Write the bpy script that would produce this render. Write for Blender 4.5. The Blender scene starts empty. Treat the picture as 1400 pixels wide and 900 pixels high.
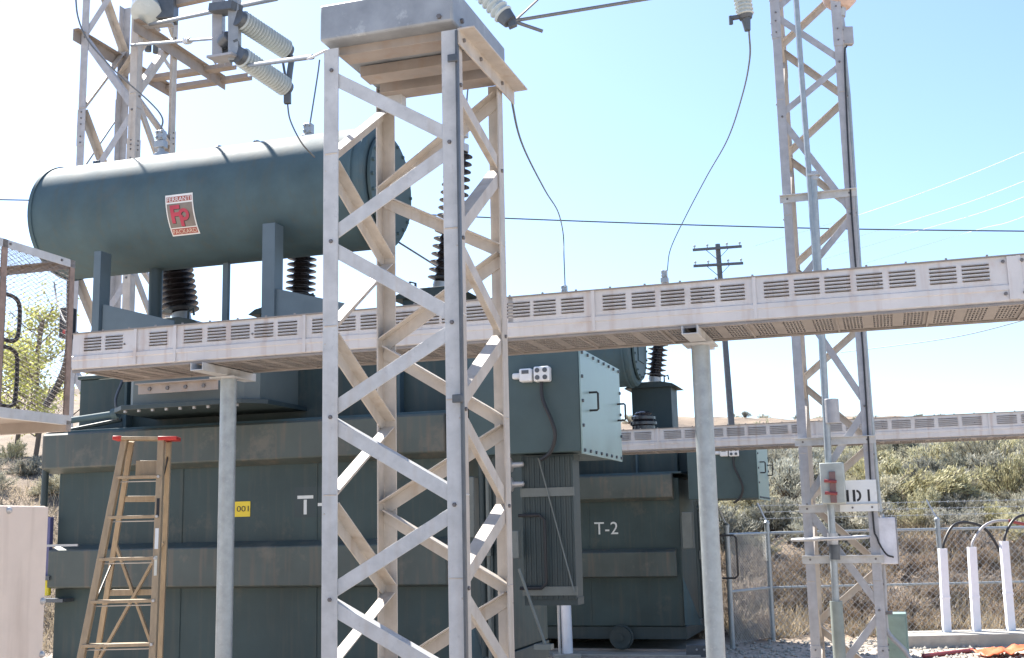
import bpy, bmesh, math, random
from mathutils import Vector, Matrix, noise
R = math.radians
V = Vector
random.seed(7)
SC = bpy.context.scene
COL = SC.collection

# ------------------------------------------------------------------ camera model
FPX, CAMH, PITCH, ROLL = 1600.0, 1.8, R(9.6), R(-1.3)
CM = Matrix.Rotation(math.pi/2 + PITCH, 3, 'X') @ Matrix.Rotation(ROLL, 3, 'Z')
CP = V((0, 0, CAMH))
def ray(px, py): return CM @ V(((px-700)/FPX, -(py-450)/FPX, -1))
def at(px, py, Y):
    d = ray(px, py); return CP + d*(Y/d.y)
def atz(px, py, z):
    d = ray(px, py); return CP + d*((z-CAMH)/d.z)
def onp(px, py, p, n):
    d = ray(px, py); return CP + d*((V(p)-CP).dot(n)/d.dot(n))
def proj(p):
    q = CM.transposed() @ (V(p)-CP); return (round(700+FPX*q.x/-q.z, 1), round(450-FPX*q.y/-q.z, 1))

YAW = R(17.5)
U = V((math.cos(YAW), -math.sin(YAW), 0)); W = V((math.sin(YAW), math.cos(YAW), 0)); Z = V((0, 0, 1))
SUN_AZ, SUN_EL = R(40), R(50)
SUN = V((-math.sin(SUN_AZ)*math.cos(SUN_EL), math.cos(SUN_AZ)*math.cos(SUN_EL), math.sin(SUN_EL)))

# ------------------------------------------------------------------ materials
def mat(name, col, rough=.55, metal=0.0, var=.18, scale=6.0, bump=.0, bscale=40.0, streak=None, streak_amt=.35,
        spot=None, spot_amt=.5, spot_scale=9.0, spec=.5, trans=None, vary=0, stretch=(1, 1, 1)):
    m = bpy.data.materials.new(name); m.use_nodes = True
    nt = m.node_tree; n = nt.nodes; l = nt.links
    b = n['Principled BSDF']
    tc = n.new('ShaderNodeTexCoord'); mp = n.new('ShaderNodeMapping'); mp.inputs['Scale'].default_value = stretch
    l.new(tc.outputs['Object'], mp.inputs['Vector'])
    ns = n.new('ShaderNodeTexNoise'); ns.inputs['Scale'].default_value = scale; ns.inputs['Detail'].default_value = 6; ns.inputs['Roughness'].default_value = .6
    l.new(mp.outputs[0], ns.inputs['Vector'])
    cr = n.new('ShaderNodeValToRGB')
    c = V(col)
    lo = c*(1-var); hi = c*(1+var)
    cr.color_ramp.elements[0].color = (*lo, 1); cr.color_ramp.elements[0].position = .3
    cr.color_ramp.elements[1].color = (*hi, 1); cr.color_ramp.elements[1].position = .7
    l.new(ns.outputs['Fac'], cr.inputs[0])
    out = cr.outputs[0]
    def mixin(out, fac, colr):
        mx = n.new('ShaderNodeMix'); mx.data_type = 'RGBA'
        l.new(fac, mx.inputs[0]); l.new(out, mx.inputs[6]); mx.inputs[7].default_value = (*colr, 1)
        return mx.outputs[2]
    def ramp(src, p0, p1, amt):
        r = n.new('ShaderNodeMapRange'); r.inputs[1].default_value = p0; r.inputs[2].default_value = p1
        r.inputs[3].default_value = 0; r.inputs[4].default_value = amt
        l.new(src, r.inputs[0]); return r.outputs[0]
    if streak:      # runs of rust / dirt down vertical faces
        m2 = n.new('ShaderNodeMapping'); m2.inputs['Scale'].default_value = (9, 9, .7); l.new(tc.outputs['Object'], m2.inputs['Vector'])
        n2 = n.new('ShaderNodeTexNoise'); n2.inputs['Scale'].default_value = 1.6; n2.inputs['Detail'].default_value = 5; l.new(m2.outputs[0], n2.inputs['Vector'])
        out = mixin(out, ramp(n2.outputs['Fac'], .52, .75, streak_amt), streak)
    if spot:
        n3 = n.new('ShaderNodeTexNoise'); n3.inputs['Scale'].default_value = spot_scale; n3.inputs['Detail'].default_value = 8; n3.inputs['Roughness'].default_value = .7
        l.new(tc.outputs['Object'], n3.inputs['Vector'])
        out = mixin(out, ramp(n3.outputs['Fac'], .58, .7, spot_amt), spot)
    if vary:        # each plant its own tint
        oi = n.new('ShaderNodeObjectInfo'); hs = n.new('ShaderNodeHueSaturation')
        a1 = n.new('ShaderNodeMapRange'); a1.inputs[3].default_value = 1-vary; a1.inputs[4].default_value = 1+vary*.8; l.new(oi.outputs['Random'], a1.inputs[0])
        m7 = n.new('ShaderNodeMath'); m7.operation = 'MULTIPLY'; m7.inputs[1].default_value = 7.3; l.new(oi.outputs['Random'], m7.inputs[0])
        fr = n.new('ShaderNodeMath'); fr.operation = 'FRACT'; l.new(m7.outputs[0], fr.inputs[0])
        a2 = n.new('ShaderNodeMapRange'); a2.inputs[3].default_value = .65; a2.inputs[4].default_value = 1.1; l.new(fr.outputs[0], a2.inputs[0])
        l.new(a1.outputs[0], hs.inputs['Value']); l.new(a2.outputs[0], hs.inputs['Saturation']); l.new(out, hs.inputs['Color']); out = hs.outputs[0]
    l.new(out, b.inputs['Base Color'])
    rr = n.new('ShaderNodeMapRange'); rr.inputs[3].default_value = max(0, rough-.12); rr.inputs[4].default_value = min(1, rough+.14)
    l.new(ns.outputs['Fac'], rr.inputs[0]); l.new(rr.outputs[0], b.inputs['Roughness'])
    b.inputs['Metallic'].default_value = metal
    b.inputs['Specular IOR Level'].default_value = spec
    if bump:
        nb = n.new('ShaderNodeTexNoise'); nb.inputs['Scale'].default_value = bscale; nb.inputs['Detail'].default_value = 4
        l.new(tc.outputs['Object'], nb.inputs['Vector'])
        bp = n.new('ShaderNodeBump'); bp.inputs['Strength'].default_value = bump; bp.inputs['Distance'].default_value = .01
        l.new(nb.outputs['Fac'], bp.inputs['Height']); l.new(bp.outputs[0], b.inputs['Normal'])
    if trans:       # thin leaf: mix in translucent
        tr = n.new('ShaderNodeBsdfTranslucent'); ms = n.new('ShaderNodeMixShader'); ms.inputs[0].default_value = trans
        l.new(out, tr.inputs['Color'])
        o = n['Material Output']
        l.new(b.outputs[0], ms.inputs[1]); l.new(tr.outputs[0], ms.inputs[2]); l.new(ms.outputs[0], o.inputs['Surface'])
    return m

GALV = mat('galvanised_steel', (.47, .48, .485), .5, .0, .15, 9, .15, 60, streak=(.38, .32, .26), streak_amt=.35, spot=(.30, .31, .33), spot_amt=.55, spot_scale=22)
GALVT = mat('tan_bounce_steel', (.46, .42, .375), .55, 0, .14, 8, .15, 60, streak=(.34, .255, .18), streak_amt=.6, spot=(.42, .38, .33), spot_amt=.3, spot_scale=20)  # galvanised steel with warm ground bounce painted into its tan; streaks are rust
GALVM = mat('dull_galvanised', (.385, .385, .40), .55, 0, .15, 9, .15, 60, streak=(.36, .29, .24), streak_amt=.5, spot=(.27, .27, .29), spot_amt=.5, spot_scale=20)
GALVD = mat('weathered_galvanised', (.36, .355, .36), .5, .2, .16, 7, .1, 50, spot=(.5, .5, .5), spot_amt=.6, spot_scale=18)
PIPE = mat('galvanised_pipe', (.33, .36, .37), .42, .35, .15, 14, .06, 60, spot=(.48, .5, .52), spot_amt=.6, spot_scale=26)
SLABM = mat('mottled_zinc', (.27, .29, .31), .5, .2, .22, 5, .08, 40, spot=(.5, .52, .53), spot_amt=.7, spot_scale=7)
BEAMM = mat('rusty_tan_steel', (.30, .26, .23), .6, .05, .15, 5, .1, 40, streak=(.28, .18, .12), streak_amt=.4)
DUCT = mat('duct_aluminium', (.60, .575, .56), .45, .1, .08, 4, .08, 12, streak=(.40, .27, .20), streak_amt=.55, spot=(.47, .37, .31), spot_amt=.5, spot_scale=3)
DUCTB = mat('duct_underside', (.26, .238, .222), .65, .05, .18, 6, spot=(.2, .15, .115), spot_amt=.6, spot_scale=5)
DARK = mat('dark_interior', (.03, .03, .032), .7)
TANKM = mat('shaded_tank_paint', (.038, .060, .060), .55, 0, .28, 1.1, .05, 25, streak=(.085, .085, .07), streak_amt=.55, spot=(.10, .098, .08), spot_amt=.7, spot_scale=1.7, spec=.35)  # transformer paint with the tank's shade put into the base colour; streaks and spots are dirt
GREEN = mat('transformer_paint', (.074, .116, .132), .64, 0, .18, 2.2, .05, 25, spec=.14, streak=(.10, .105, .085), streak_amt=.4, spot=(.12, .115, .095), spot_amt=.35, spot_scale=2.6)
BANDM = mat('dusty_band_paint', (.062, .078, .072), .55, 0, .25, 1.5, .05, 25, streak=(.15, .115, .085), streak_amt=.65, spot=(.15, .135, .11), spot_amt=.65, spot_scale=2.5)
CBOX = mat('cable_box_paint', (.060, .095, .10), .5, 0, .15, 2.5, spec=.35)
GREEND = mat('radiator_paint', (.028, .045, .048), .5, 0, .15, 3, streak=(.08, .085, .075), streak_amt=.3)
GREENL = mat('cover_paint', (.23, .33, .325), .38, .05, .12, 3, .03, 25, spot=(.28, .34, .34), spot_amt=.4, spot_scale=4)
BLUEG = mat('blue_grey_paint', (.10, .135, .155), .45, 0, .12, 4)
STRIP = mat('strap_metal', (.15, .165, .155), .5, .2, .15, 6)
BROWNI = mat('brown_porcelain', (.03, .027, .031), .22, 0, .2, 3, spec=.7)
GREYI = mat('grey_porcelain', (.46, .50, .49), .25, 0, .07, 5, spec=.6, spot=(.38, .39, .37), spot_amt=.3)
ALU = mat('cast_aluminium', (.42, .42, .42), .4, .4, .12, 12)
FIT = mat('dark_fitting', (.10, .11, .12), .45, .3, .2, 12)
BOLT = mat('bolt_steel', (.16, .15, .15), .5, .4, .2, 30)
WIRE = mat('weathered_conductor', (.16, .165, .165), .5, .3, .15, 20)
RUBBER = mat('black_cable', (.02, .021, .024), .5)
WOOD = mat('ladder_wood', (.335, .255, .165), .5, 0, .16, 10, .06, 60, streak=(.22, .155, .10), streak_amt=.6, stretch=(4, 4, .6))
RED = mat('red_plastic', (.45, .03, .025), .4)
REDP = mat('faded_red', (.26, .05, .05), .45, 0, .1)
WHITE = mat('white_paint', (.72, .73, .72), .45, 0, .05, 8, spot=(.55, .55, .52), spot_amt=.3)
CREAM = mat('cream_paint', (.60, .60, .53), .5, 0, .08, 6)
TEXTW = mat('stencil_white', (.62, .64, .62), .6, 0, .12, 18)
BLACK = mat('black_paint', (.018, .018, .02), .5)
YELLOW = mat('yellow_label', (.70, .52, .03), .5, 0, .08)
BEIGE = mat('cabinet_beige', (.66, .55, .46), .55, 0, .07, 5, .06, 90, streak=(.34, .25, .19), streak_amt=.4)
MESHM = mat('grey_mesh', (.26, .23, .21), .6, .2, .25, 14)
RUSTM = mat('rusty_mesh', (.27, .20, .165), .7, .1, .3, 14)
CONC = mat('concrete', (.36, .34, .30), .85, 0, .16, 5, .25, 50, spot=(.27, .25, .22), spot_amt=.5, spot_scale=4)
ORANGE = mat('orange_vinyl', (.70, .13, .035), .45, 0, .15, 5)
POLEW = mat('pole_timber', (.12, .13, .14), .8, 0, .2, 8)
POSTW = mat('riser_white', (.74, .76, .82), .5, 0, .06, 6)
FENCEM = mat('fence_wire', (.36, .38, .39), .5, .3, .1, 10)
SAGE = [mat('sage_leaf_a', (.41, .385, .28), .75, 0, .22, 3, trans=.22, vary=.35), mat('sage_leaf_b', (.48, .45, .28), .75, 0, .22, 3, trans=.22, vary=.35),
        mat('sage_leaf_c', (.34, .335, .26), .75, 0, .22, 3, trans=.22, vary=.35)]
DRYB = mat('dry_brush', (.36, .28, .20), .8, 0, .3, 4, trans=.25, vary=.45)
TWIG = mat('twig_bark', (.13, .10, .08), .9)
DRYG = mat('dry_grass', (.40, .335, .24), .8, 0, .3, 2, trans=.3)
LEAF = mat('autumn_leaf', (.56, .57, .17), .6, 0, .35, 2, trans=.4)
BARK = mat('tree_bark', (.14, .11, .09), .9, 0, .2, 8, .3, 30)
GLASSY = mat('yellow_oil_glass', (.65, .55, .02), .15, 0, .1, spec=.8)
PURPLE = mat('gauge_blue', (.10, .10, .22), .4)

# ------------------------------------------------------------------ mesh builder
ROOT = {}
def basis(axis):
    a = V(axis).normalized()
    h = Z if abs(a.z) < .95 else V((1, 0, 0))
    x = h.cross(a).normalized(); return x, a.cross(x).normalized(), a
class MB:
    def __init__(s): s.v = []; s.f = []; s.m = []; s.k = 0
    def add(s, vs, fs):
        o = len(s.v); s.v += [V(p) for p in vs]; s.f += [tuple(i+o for i in q) for q in fs]; s.m += [s.k]*len(fs); return s
    def mat(s, k): s.k = k; return s
    def box(s, x0, x1, y0, y1, z0, z1):
        return s.add([(x, y, z) for z in (z0, z1) for y in (y0, y1) for x in (x0, x1)],
                     [(0, 2, 3, 1), (4, 5, 7, 6), (0, 1, 5, 4), (2, 6, 7, 3), (0, 4, 6, 2), (1, 3, 7, 5)])
    def prism(s, sec, p0, p1, a, b):
        p0, p1, a, b = V(p0), V(p1), V(a), V(b); n = len(sec)
        if a.cross(b).dot(p1-p0) < 0: sec = sec[::-1]
        vs = [p+a*x+b*y for p in (p0, p1) for x, y in sec]
        fs = [(i, (i+1) % n, n+(i+1) % n, n+i) for i in range(n)]
        fs += [tuple(range(n))[::-1], tuple(range(n, 2*n))]
        return s.add(vs, fs)
    def beam(s, p0, p1, w, h, up=None):
        p0, p1 = V(p0), V(p1); d = (p1-p0).normalized()
        up = V(up) if up else (Z if abs(d.z) < .9 else V((0, 1, 0)))
        a = up.cross(d).normalized(); b = d.cross(a)
        return s.prism([(-w/2, -h/2), (w/2, -h/2), (w/2, h/2), (-w/2, h/2)], p0, p1, a, b)
    def angle(s, p0, p1, a, b, w, t, w2=None):
        w2 = w2 or w
        return s.prism([(0, 0), (w, 0), (w, t), (t, t), (t, w2), (0, w2)], p0, p1, a, b)
    def channel(s, p0, p1, a, b, w, h, t):   # web along a (width w), flanges along b (height h)
        return s.prism([(0, 0), (w, 0), (w, h), (w-t, h), (w-t, t), (t, t), (t, h), (0, h)], p0, p1, a, b)
    def tube(s, p0, p1, r, r1=None, n=14):
        r1 = r if r1 is None else r1; p0, p1 = V(p0), V(p1); x, y, a = basis(p1-p0)
        vs = [p+(x*math.cos(t)+y*math.sin(t))*q for p, q in ((p0, r), (p1, r1)) for t in [2*math.pi*i/n for i in range(n)]]
        fs = [(i, (i+1) % n, n+(i+1) % n, n+i) for i in range(n)] + [tuple(range(n))[::-1], tuple(range(n, 2*n))]
        return s.add(vs, fs)
    def path(s, pts, r, n=8, smooth=0):
        pts = [V(p) for p in pts]
        if smooth:
            q = [pts[0]*2-pts[1]]+pts+[pts[-1]*2-pts[-2]]; out = []
            for i in range(1, len(q)-2):
                for k in range(smooth):
                    t = k/smooth; a, b, c, d = q[i-1:i+3]
                    out.append(.5*((2*b)+(c-a)*t+(2*a-5*b+4*c-d)*t*t+(3*b-a-3*c+d)*t**3))
            pts = out+[pts[-1]]
        m = len(pts); vs = []; x = None
        for i, p in enumerate(pts):
            d = (pts[min(i+1, m-1)]-pts[max(i-1, 0)]).normalized()
            if x is None: x, y, _ = basis(d)
            x = (x-d*x.dot(d)).normalized(); y = d.cross(x)
            vs += [p+(x*math.cos(2*math.pi*j/n)+y*math.sin(2*math.pi*j/n))*r for j in range(n)]
        fs = [(i*n+j, i*n+(j+1) % n, (i+1)*n+(j+1) % n, (i+1)*n+j) for i in range(m-1) for j in range(n)]
        fs += [tuple(range(n))[::-1], tuple(range((m-1)*n, m*n))]
        return s.add(vs, fs)
    def lathe(s, prof, o, axis, n=24):
        x, y, a = basis(axis); o = V(o); m = len(prof)
        vs = [o+a*z+(x*math.cos(2*math.pi*j/n)+y*math.sin(2*math.pi*j/n))*r for r, z in prof for j in range(n)]
        fs = [(i*n+j, i*n+(j+1) % n, (i+1)*n+(j+1) % n, (i+1)*n+j) for i in range(m-1) for j in range(n)]
        if prof[0][0] > 1e-6: fs.append(tuple(range(n))[::-1])
        if prof[-1][0] > 1e-6: fs.append(tuple(range((m-1)*n, m*n)))
        return s.add(vs, fs)
    def bolt(s, p, nrm, r=.012, h=.01):
        return s.tube(V(p)-V(nrm)*.002, V(p)+V(nrm)*h, r, r*.9, 6)
    def sheet(s, xs, ys, hole, fn):
        idx = {}
        vs = []; fs = []
        def g(i, j):
            if (i, j) not in idx: idx[i, j] = len(vs); vs.append(fn(xs[i], ys[j]))
            return idx[i, j]
        for i in range(len(xs)-1):
            for j in range(len(ys)-1):
                if not hole(i, j): fs.append((g(i, j), g(i+1, j), g(i+1, j+1), g(i, j+1)))
        return s.add(vs, fs)
    def text(s, body, h, fn, sub=0, width=None):
        vs, fs = glyphs(body, sub)
        ys = [p[1] for p in vs]; xs = [p[0] for p in vs]
        k = h/(max(ys)-min(ys)); kx = k if width is None else width/(max(xs)-min(xs))
        return s.add([fn((x-min(xs))*kx, (y-min(ys))*k) for x, y, _ in vs], fs)
    def build(s, name, mats, parent=None, local=False, bevel=0, smooth=True):
        me = bpy.data.meshes.new(name)
        inv = None
        if parent is not None:
            M = ROOT[parent]
            if not local: inv = M.inverted()
        me.from_pydata([inv @ p if inv else p for p in s.v], [], s.f)
        for m in (mats if isinstance(mats, (list, tuple)) else [mats]): me.materials.append(m)
        me.polygons.foreach_set('material_index', s.m)
        if smooth:
            me.polygons.foreach_set('use_smooth', [True]*len(s.f)); me.set_sharp_from_angle(angle=R(32))
        me.update()
        o = bpy.data.objects.new(name, me); COL.objects.link(o)
        if parent is not None: o.parent = parent; ROOT[o] = ROOT[parent]
        else: ROOT[o] = Matrix()
        if bevel:
            b = o.modifiers.new('bevel', 'BEVEL'); b.width = bevel; b.segments = 2; b.limit_method = 'ANGLE'; b.angle_limit = R(50)
        return o
_G = {}
def glyphs(body, sub=0):
    if (body, sub) in _G: return _G[body, sub]
    c = bpy.data.curves.new('t', 'FONT'); c.body = body; c.size = 1; c.resolution_u = 4
    o = bpy.data.objects.new('t', c); COL.objects.link(o)
    dg = bpy.context.evaluated_depsgraph_get(); me = bpy.data.meshes.new_from_object(o.evaluated_get(dg))
    bm = bmesh.new(); bm.from_mesh(me); bmesh.ops.triangulate(bm, faces=bm.faces)
    if sub: bmesh.ops.subdivide_edges(bm, edges=bm.edges, cuts=sub, use_grid_fill=True)
    bm.verts.ensure_lookup_table(); bm.verts.index_update()
    r = ([tuple(v.co) for v in bm.verts], [tuple(v.index for v in f.verts) for f in bm.faces])
    bm.free(); bpy.data.objects.remove(o); bpy.data.curves.remove(c); bpy.data.meshes.remove(me)
    _G[body, sub] = r; return r

def tag(o, label=None, cat=None, group=None, kind=None):
    if label: o['label'] = label
    if cat: o['category'] = cat
    if group: o['group'] = group
    if kind: o['kind'] = kind
    return o
def thing(name, label, cat, loc=(0, 0, 0), rz=0, group=None):
    o = bpy.data.objects.new(name, None); o.empty_display_size = .2; COL.objects.link(o)
    o.location = loc; o.rotation_euler = (0, 0, rz)
    ROOT[o] = Matrix.Translation(V(loc)) @ Matrix.Rotation(rz, 4, 'Z')
    return tag(o, label, cat, group)
def copy_tree(o, loc, rz=None, label=None):
    kids = {}
    for q in list(bpy.data.objects):
        if q.parent: kids.setdefault(q.parent, []).append(q)
    def rec(q, par):
        c = q.copy(); COL.objects.link(c)
        if par: c.parent = par
        for ch in kids.get(q, []): rec(ch, c)
        return c
    c = rec(o, None); c.location = loc
    if rz is not None: c.rotation_euler = (0, 0, rz)
    if label: c['label'] = label
    return c

# ------------------------------------------------------------------ terrain
PROF = [(-60, 0), (18.4, 0), (19.2, .12), (21.5, 1.15), (24, 2.0), (28, 2.55), (33, 2.95), (45, 4.15), (60, 5.8), (85, 8.7), (105, 9.9), (160, 8), (400, 2)]
def prof(y):
    for (a, za), (b, zb) in zip(PROF, PROF[1:]):
        if a <= y <= b:
            t = (y-a)/(b-a); return za+(zb-za)*t
    return PROF[-1][1]
def ground_z(x, y):
    yy = y + .12*abs(min(0, x+2)) * (1 if y > 18 else 0)*.3
    z = prof(yy)*(1+.45*max(0, min(1, -(x+3)/6)))
    if z > .02:
        a = min(1, z/2)
        z += a*(.45*noise.noise(V((x*.16, y*.16, 3))) + .16*noise.noise(V((x*.6, y*.6, 9)))) + min(1, z/6)*.7*noise.noise(V((x*.035, y*.03, 5)))
    else:
        z += .012*noise.noise(V((x*2, y*2, 1)))
    return z
def build_ground():
    mb = MB()
    xs = [-400, -250, -150, -100, -70]+[-50+i*2 for i in range(10)]+[-30+i*.5 for i in range(121)]+[32+i*2 for i in range(10)]+[60, 80, 120, 200, 400]
    ys = [-60, -30, -15]+[-6+i*1.0 for i in range(18)]+[12+i*.4 for i in range(60)]+[36+i*2 for i in range(50)]+[140, 160, 200, 300, 400]
    mb.sheet(xs, ys, lambda i, j: False, lambda x, y: (x, y, ground_z(x, y)))
    m = bpy.data.materials.new('gravel_and_dry_soil'); m.use_nodes = True
    n = m.node_tree.nodes; l = m.node_tree.links; b = n['Principled BSDF']; b.inputs['Roughness'].default_value = .95
    tc = n.new('ShaderNodeTexCoord')
    vo = n.new('ShaderNodeTexVoronoi'); vo.inputs['Scale'].default_value = 22; l.new(tc.outputs['Object'], vo.inputs['Vector'])
    cr = n.new('ShaderNodeValToRGB'); l.new(vo.outputs['Color'], cr.inputs[0])
    e = cr.color_ramp.elements; e[0].color = (.30, .24, .19, 1); e[1].color = (.62, .53, .44, 1)
    ns = n.new('ShaderNodeTexNoise'); ns.inputs['Scale'].default_value = .5; ns.inputs['Detail'].default_value = 8; l.new(tc.outputs['Object'], ns.inputs['Vector'])
    c2 = n.new('ShaderNodeValToRGB'); l.new(ns.outputs['Fac'], c2.inputs[0])
    e = c2.color_ramp.elements; e[0].color = (.13, .10, .075, 1); e[0].position = .35; e[1].color = (.27, .205, .145, 1); e[1].position = .65
    sp = n.new('ShaderNodeSeparateXYZ'); l.new(tc.outputs['Object'], sp.inputs[0])
    mr = n.new('ShaderNodeMapRange'); mr.inputs[1].default_value = 18.2; mr.inputs[2].default_value = 19.2
    nadd = n.new('ShaderNodeMath'); nadd.operation = 'ADD'; l.new(sp.outputs['Y'], nadd.inputs[0]); l.new(ns.outputs['Fac'], nadd.inputs[1])
    l.new(nadd.outputs[0], mr.inputs[0])
    mx = n.new('ShaderNodeMix'); mx.data_type = 'RGBA'; l.new(mr.outputs[0], mx.inputs[0]); l.new(cr.outputs[0], mx.inputs[6]); l.new(c2.outputs[0], mx.inputs[7])
    l.new(mx.outputs[2], b.inputs['Base Color'])
    bp = n.new('ShaderNodeBump'); bp.inputs['Strength'].default_value = .8; bp.inputs['Distance'].default_value = .03
    l.new(vo.outputs['Distance'], bp.inputs['Height']); l.new(bp.outputs[0], b.inputs['Normal'])
    o = mb.build('ground', m); tag(o, kind='structure')
build_ground()

# ------------------------------------------------------------------ lattice towers
def tower(root, s, z0, z1, legw, bracew, nodes, t=.009, braces=(0, 1, 2, 3), splices=(), tanleg=(2, 3), front=None):
    front = front or GALV
    """nodes: per face a list of z, alternating between first and second corner of the face."""
    C4 = [V((0, 0, 0)), V((s, 0, 0)), V((s, s, 0)), V((0, s, 0))]
    A = [(V((1, 0, 0)), V((0, 1, 0))), (V((-1, 0, 0)), V((0, 1, 0))), (V((-1, 0, 0)), V((0, -1, 0))), (V((1, 0, 0)), V((0, -1, 0)))]
    FC = {0: (0, 1, V((0, -1, 0))), 1: (1, 2, V((1, 0, 0))), 2: (2, 3, V((0, 1, 0))), 3: (3, 0, V((-1, 0, 0)))}
    legbolts = [[], [], [], []]
    for f in braces:
        ia, ib, nrm = FC[f]; zs, first = nodes[f]
        d = (C4[ib]-C4[ia]).normalized()
        for k in range(len(zs)-1):
            a, b = (ia, ib) if (k+first) % 2 == 0 else (ib, ia)
            da = d if a == ia else -d
            pa = C4[a]+da*(legw*.42)-nrm*(t+.001)+Z*(zs[k]-.03); pb = C4[b]-da*(legw*.42)-nrm*(t+.001)+Z*(zs[k+1]+.03)
            off = -nrm*(k % 2)*.0
            ax = (pb-pa).normalized()
            down = ax.cross(nrm).normalized()
            if down.z > 0: down = -down
            pa -= down*bracew*.5; pb -= down*bracew*.5
            mb = MB(); mb.angle(pa-ax*legw*.3+off, pb+ax*legw*.3+off, down, -nrm, bracew, t*.8)
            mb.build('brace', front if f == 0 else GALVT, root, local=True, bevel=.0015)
        for k, z in enumerate(zs):
            a = ia if (k+first) % 2 == 0 else ib
            da = d if a == ia else -d
            legbolts[a].append((C4[a]+da*legw*.55+Z*z, nrm))
    for i in range(4):
        a, b = A[i]
        mb = MB(); zt = z1[i] if isinstance(z1, (list, tuple)) else z1
        mb.angle(C4[i]+Z*z0, C4[i]+Z*zt, a, b, legw, t)
        for p, nrm in legbolts[i]:
            if z0 < p.z < zt: mb.mat(1).bolt(p, nrm, legw*.14, legw*.12); mb.mat(0)
        for (si, sz0, sz1) in splices:
            if si == i:
                q = C4[i]-(a+b)*.006
                mb.angle(q+Z*sz0, q+Z*sz1, a, b, legw*1.12, .007)
                m = 6
                for k in range(m):
                    if k in (2,): continue
                    zz = sz0+(sz1-sz0)*(k+.5)/m
                    for e1, nn in ((a, -b), (b, -a)):
                        mb.mat(1).bolt(q+e1*legw*.55+Z*zz, nn, legw*.11, legw*.1); mb.mat(0)
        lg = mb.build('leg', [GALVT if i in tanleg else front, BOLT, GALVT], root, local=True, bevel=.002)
        if i == 1:      # side flange takes the tan too: warm bounce painted on by face direction
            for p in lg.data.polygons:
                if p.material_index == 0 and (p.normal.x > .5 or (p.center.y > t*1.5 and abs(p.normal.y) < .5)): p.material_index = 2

def zpx(px, py, Y): return at(px, py, Y).z

# central column in front of the transformers
S = .74
p0 = at(441, 450, 5.8); cl = (p0.x, p0.y, 0)
ct = thing('lattice_column', 'pale galvanised lattice column carrying the mottled steel box, nearest and largest column', 'lattice column', cl, -YAW)
cM = ROOT[ct]
def ctl(ix, iy, px, py):      # height of a node on a corner from its pixel height
    c = cM @ V((ix*S, iy*S, 0)); return zpx(px, py, c.y)
ZT = ctl(0, 0, 450, 68)
nodes = {
    0: ([ctl(0, 0, 450, 98), ctl(1, 0, 617, 193), ctl(0, 0, 450, 331), ctl(1, 0, 620, 440), ctl(0, 0, 450, 571), ctl(1, 0, 624, 690), ctl(0, 0, 450, 820), ctl(1, 0, 626, 945), ctl(0, 0, 450, 1075), ctl(1, 0, 628, 1200)], 0),
    1: ([ctl(1, 0, 640, 112), ctl(1, 1, 690, 237), ctl(1, 0, 640, 322), ctl(1, 1, 692, 462), ctl(1, 0, 645, 558), ctl(1, 1, 697, 692), ctl(1, 0, 648, 805), ctl(1, 1, 700, 925), ctl(1, 0, 650, 1060), ctl(1, 1, 704, 1160)], 0),
    2: ([ctl(1, 1, 690, 133), ctl(0, 1, 530, 272), ctl(1, 1, 690, 350), ctl(0, 1, 528, 478), ctl(1, 1, 692, 584), ctl(0, 1, 530, 700), ctl(1, 1, 700, 812), ctl(0, 1, 530, 930), ctl(1, 1, 700, 1040)], 0),
    3: ([ctl(0, 1, 521, 155), ctl(0, 0, 463, 222), ctl(0, 1, 527, 366), ctl(0, 0, 463, 458), ctl(0, 1, 525, 588), ctl(0, 0, 463, 690), ctl(0, 1, 527, 812), ctl(0, 0, 463, 925), ctl(0, 1, 527, 1040)], 0),
}
ztbl = ctl(0, 1, 525, 127)
tower(ct, S, 0.0, [ZT, ZT, ZT-.03, ztbl], .083, .069, nodes)
mb = MB()    # dark grounding cable up the front right corner, with clips
mb.box(S+.002, S+.014, -.03, -.004, 0, ZT-.02); mb.build('ground_strap', FIT, ct, local=True)
mb = MB()
for z in (ctl(1, 0, 622, 83), ctl(1, 0, 628, 546)): mb.box(S-.035, S+.02, -.045, -.031, z-.02, z+.02)
mb.build('strap_clip', FIT, ct, local=True, bevel=.004)
mb = MB()   # seat angle along the right face, outstanding flange proud of the column
mb.angle((S+.012, -.02, ZT-.005), (S+.012, S+.16, ZT-.005), (1, 0, 0), (0, 0, -1), .09, .01, .085)
for y in (.04, .3, .66): mb.mat(1).bolt((S+.014, y, ZT-.05), (1, 0, 0), .012, .02)
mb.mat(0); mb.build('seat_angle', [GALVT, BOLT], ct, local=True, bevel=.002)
for k, (y, zz) in enumerate(((.08, .02), (.34, .0), (.60, -.0))):
    mb = MB(); mb.channel((.05, y, ZT-.03+zz), (S+.0, y, ZT-.03+zz), (0, 1, 0), (0, 0, 1), .13, .06, .012)
    mb.build('cross_channel', BEAMM, ct, local=True, bevel=.002)
mb = MB(); mb.box(.05, .16, S-.08, S-.01, ztbl-.12, ztbl+.0); mb.build('splice_plate', GALV, ct, local=True, bevel=.002)

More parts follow.
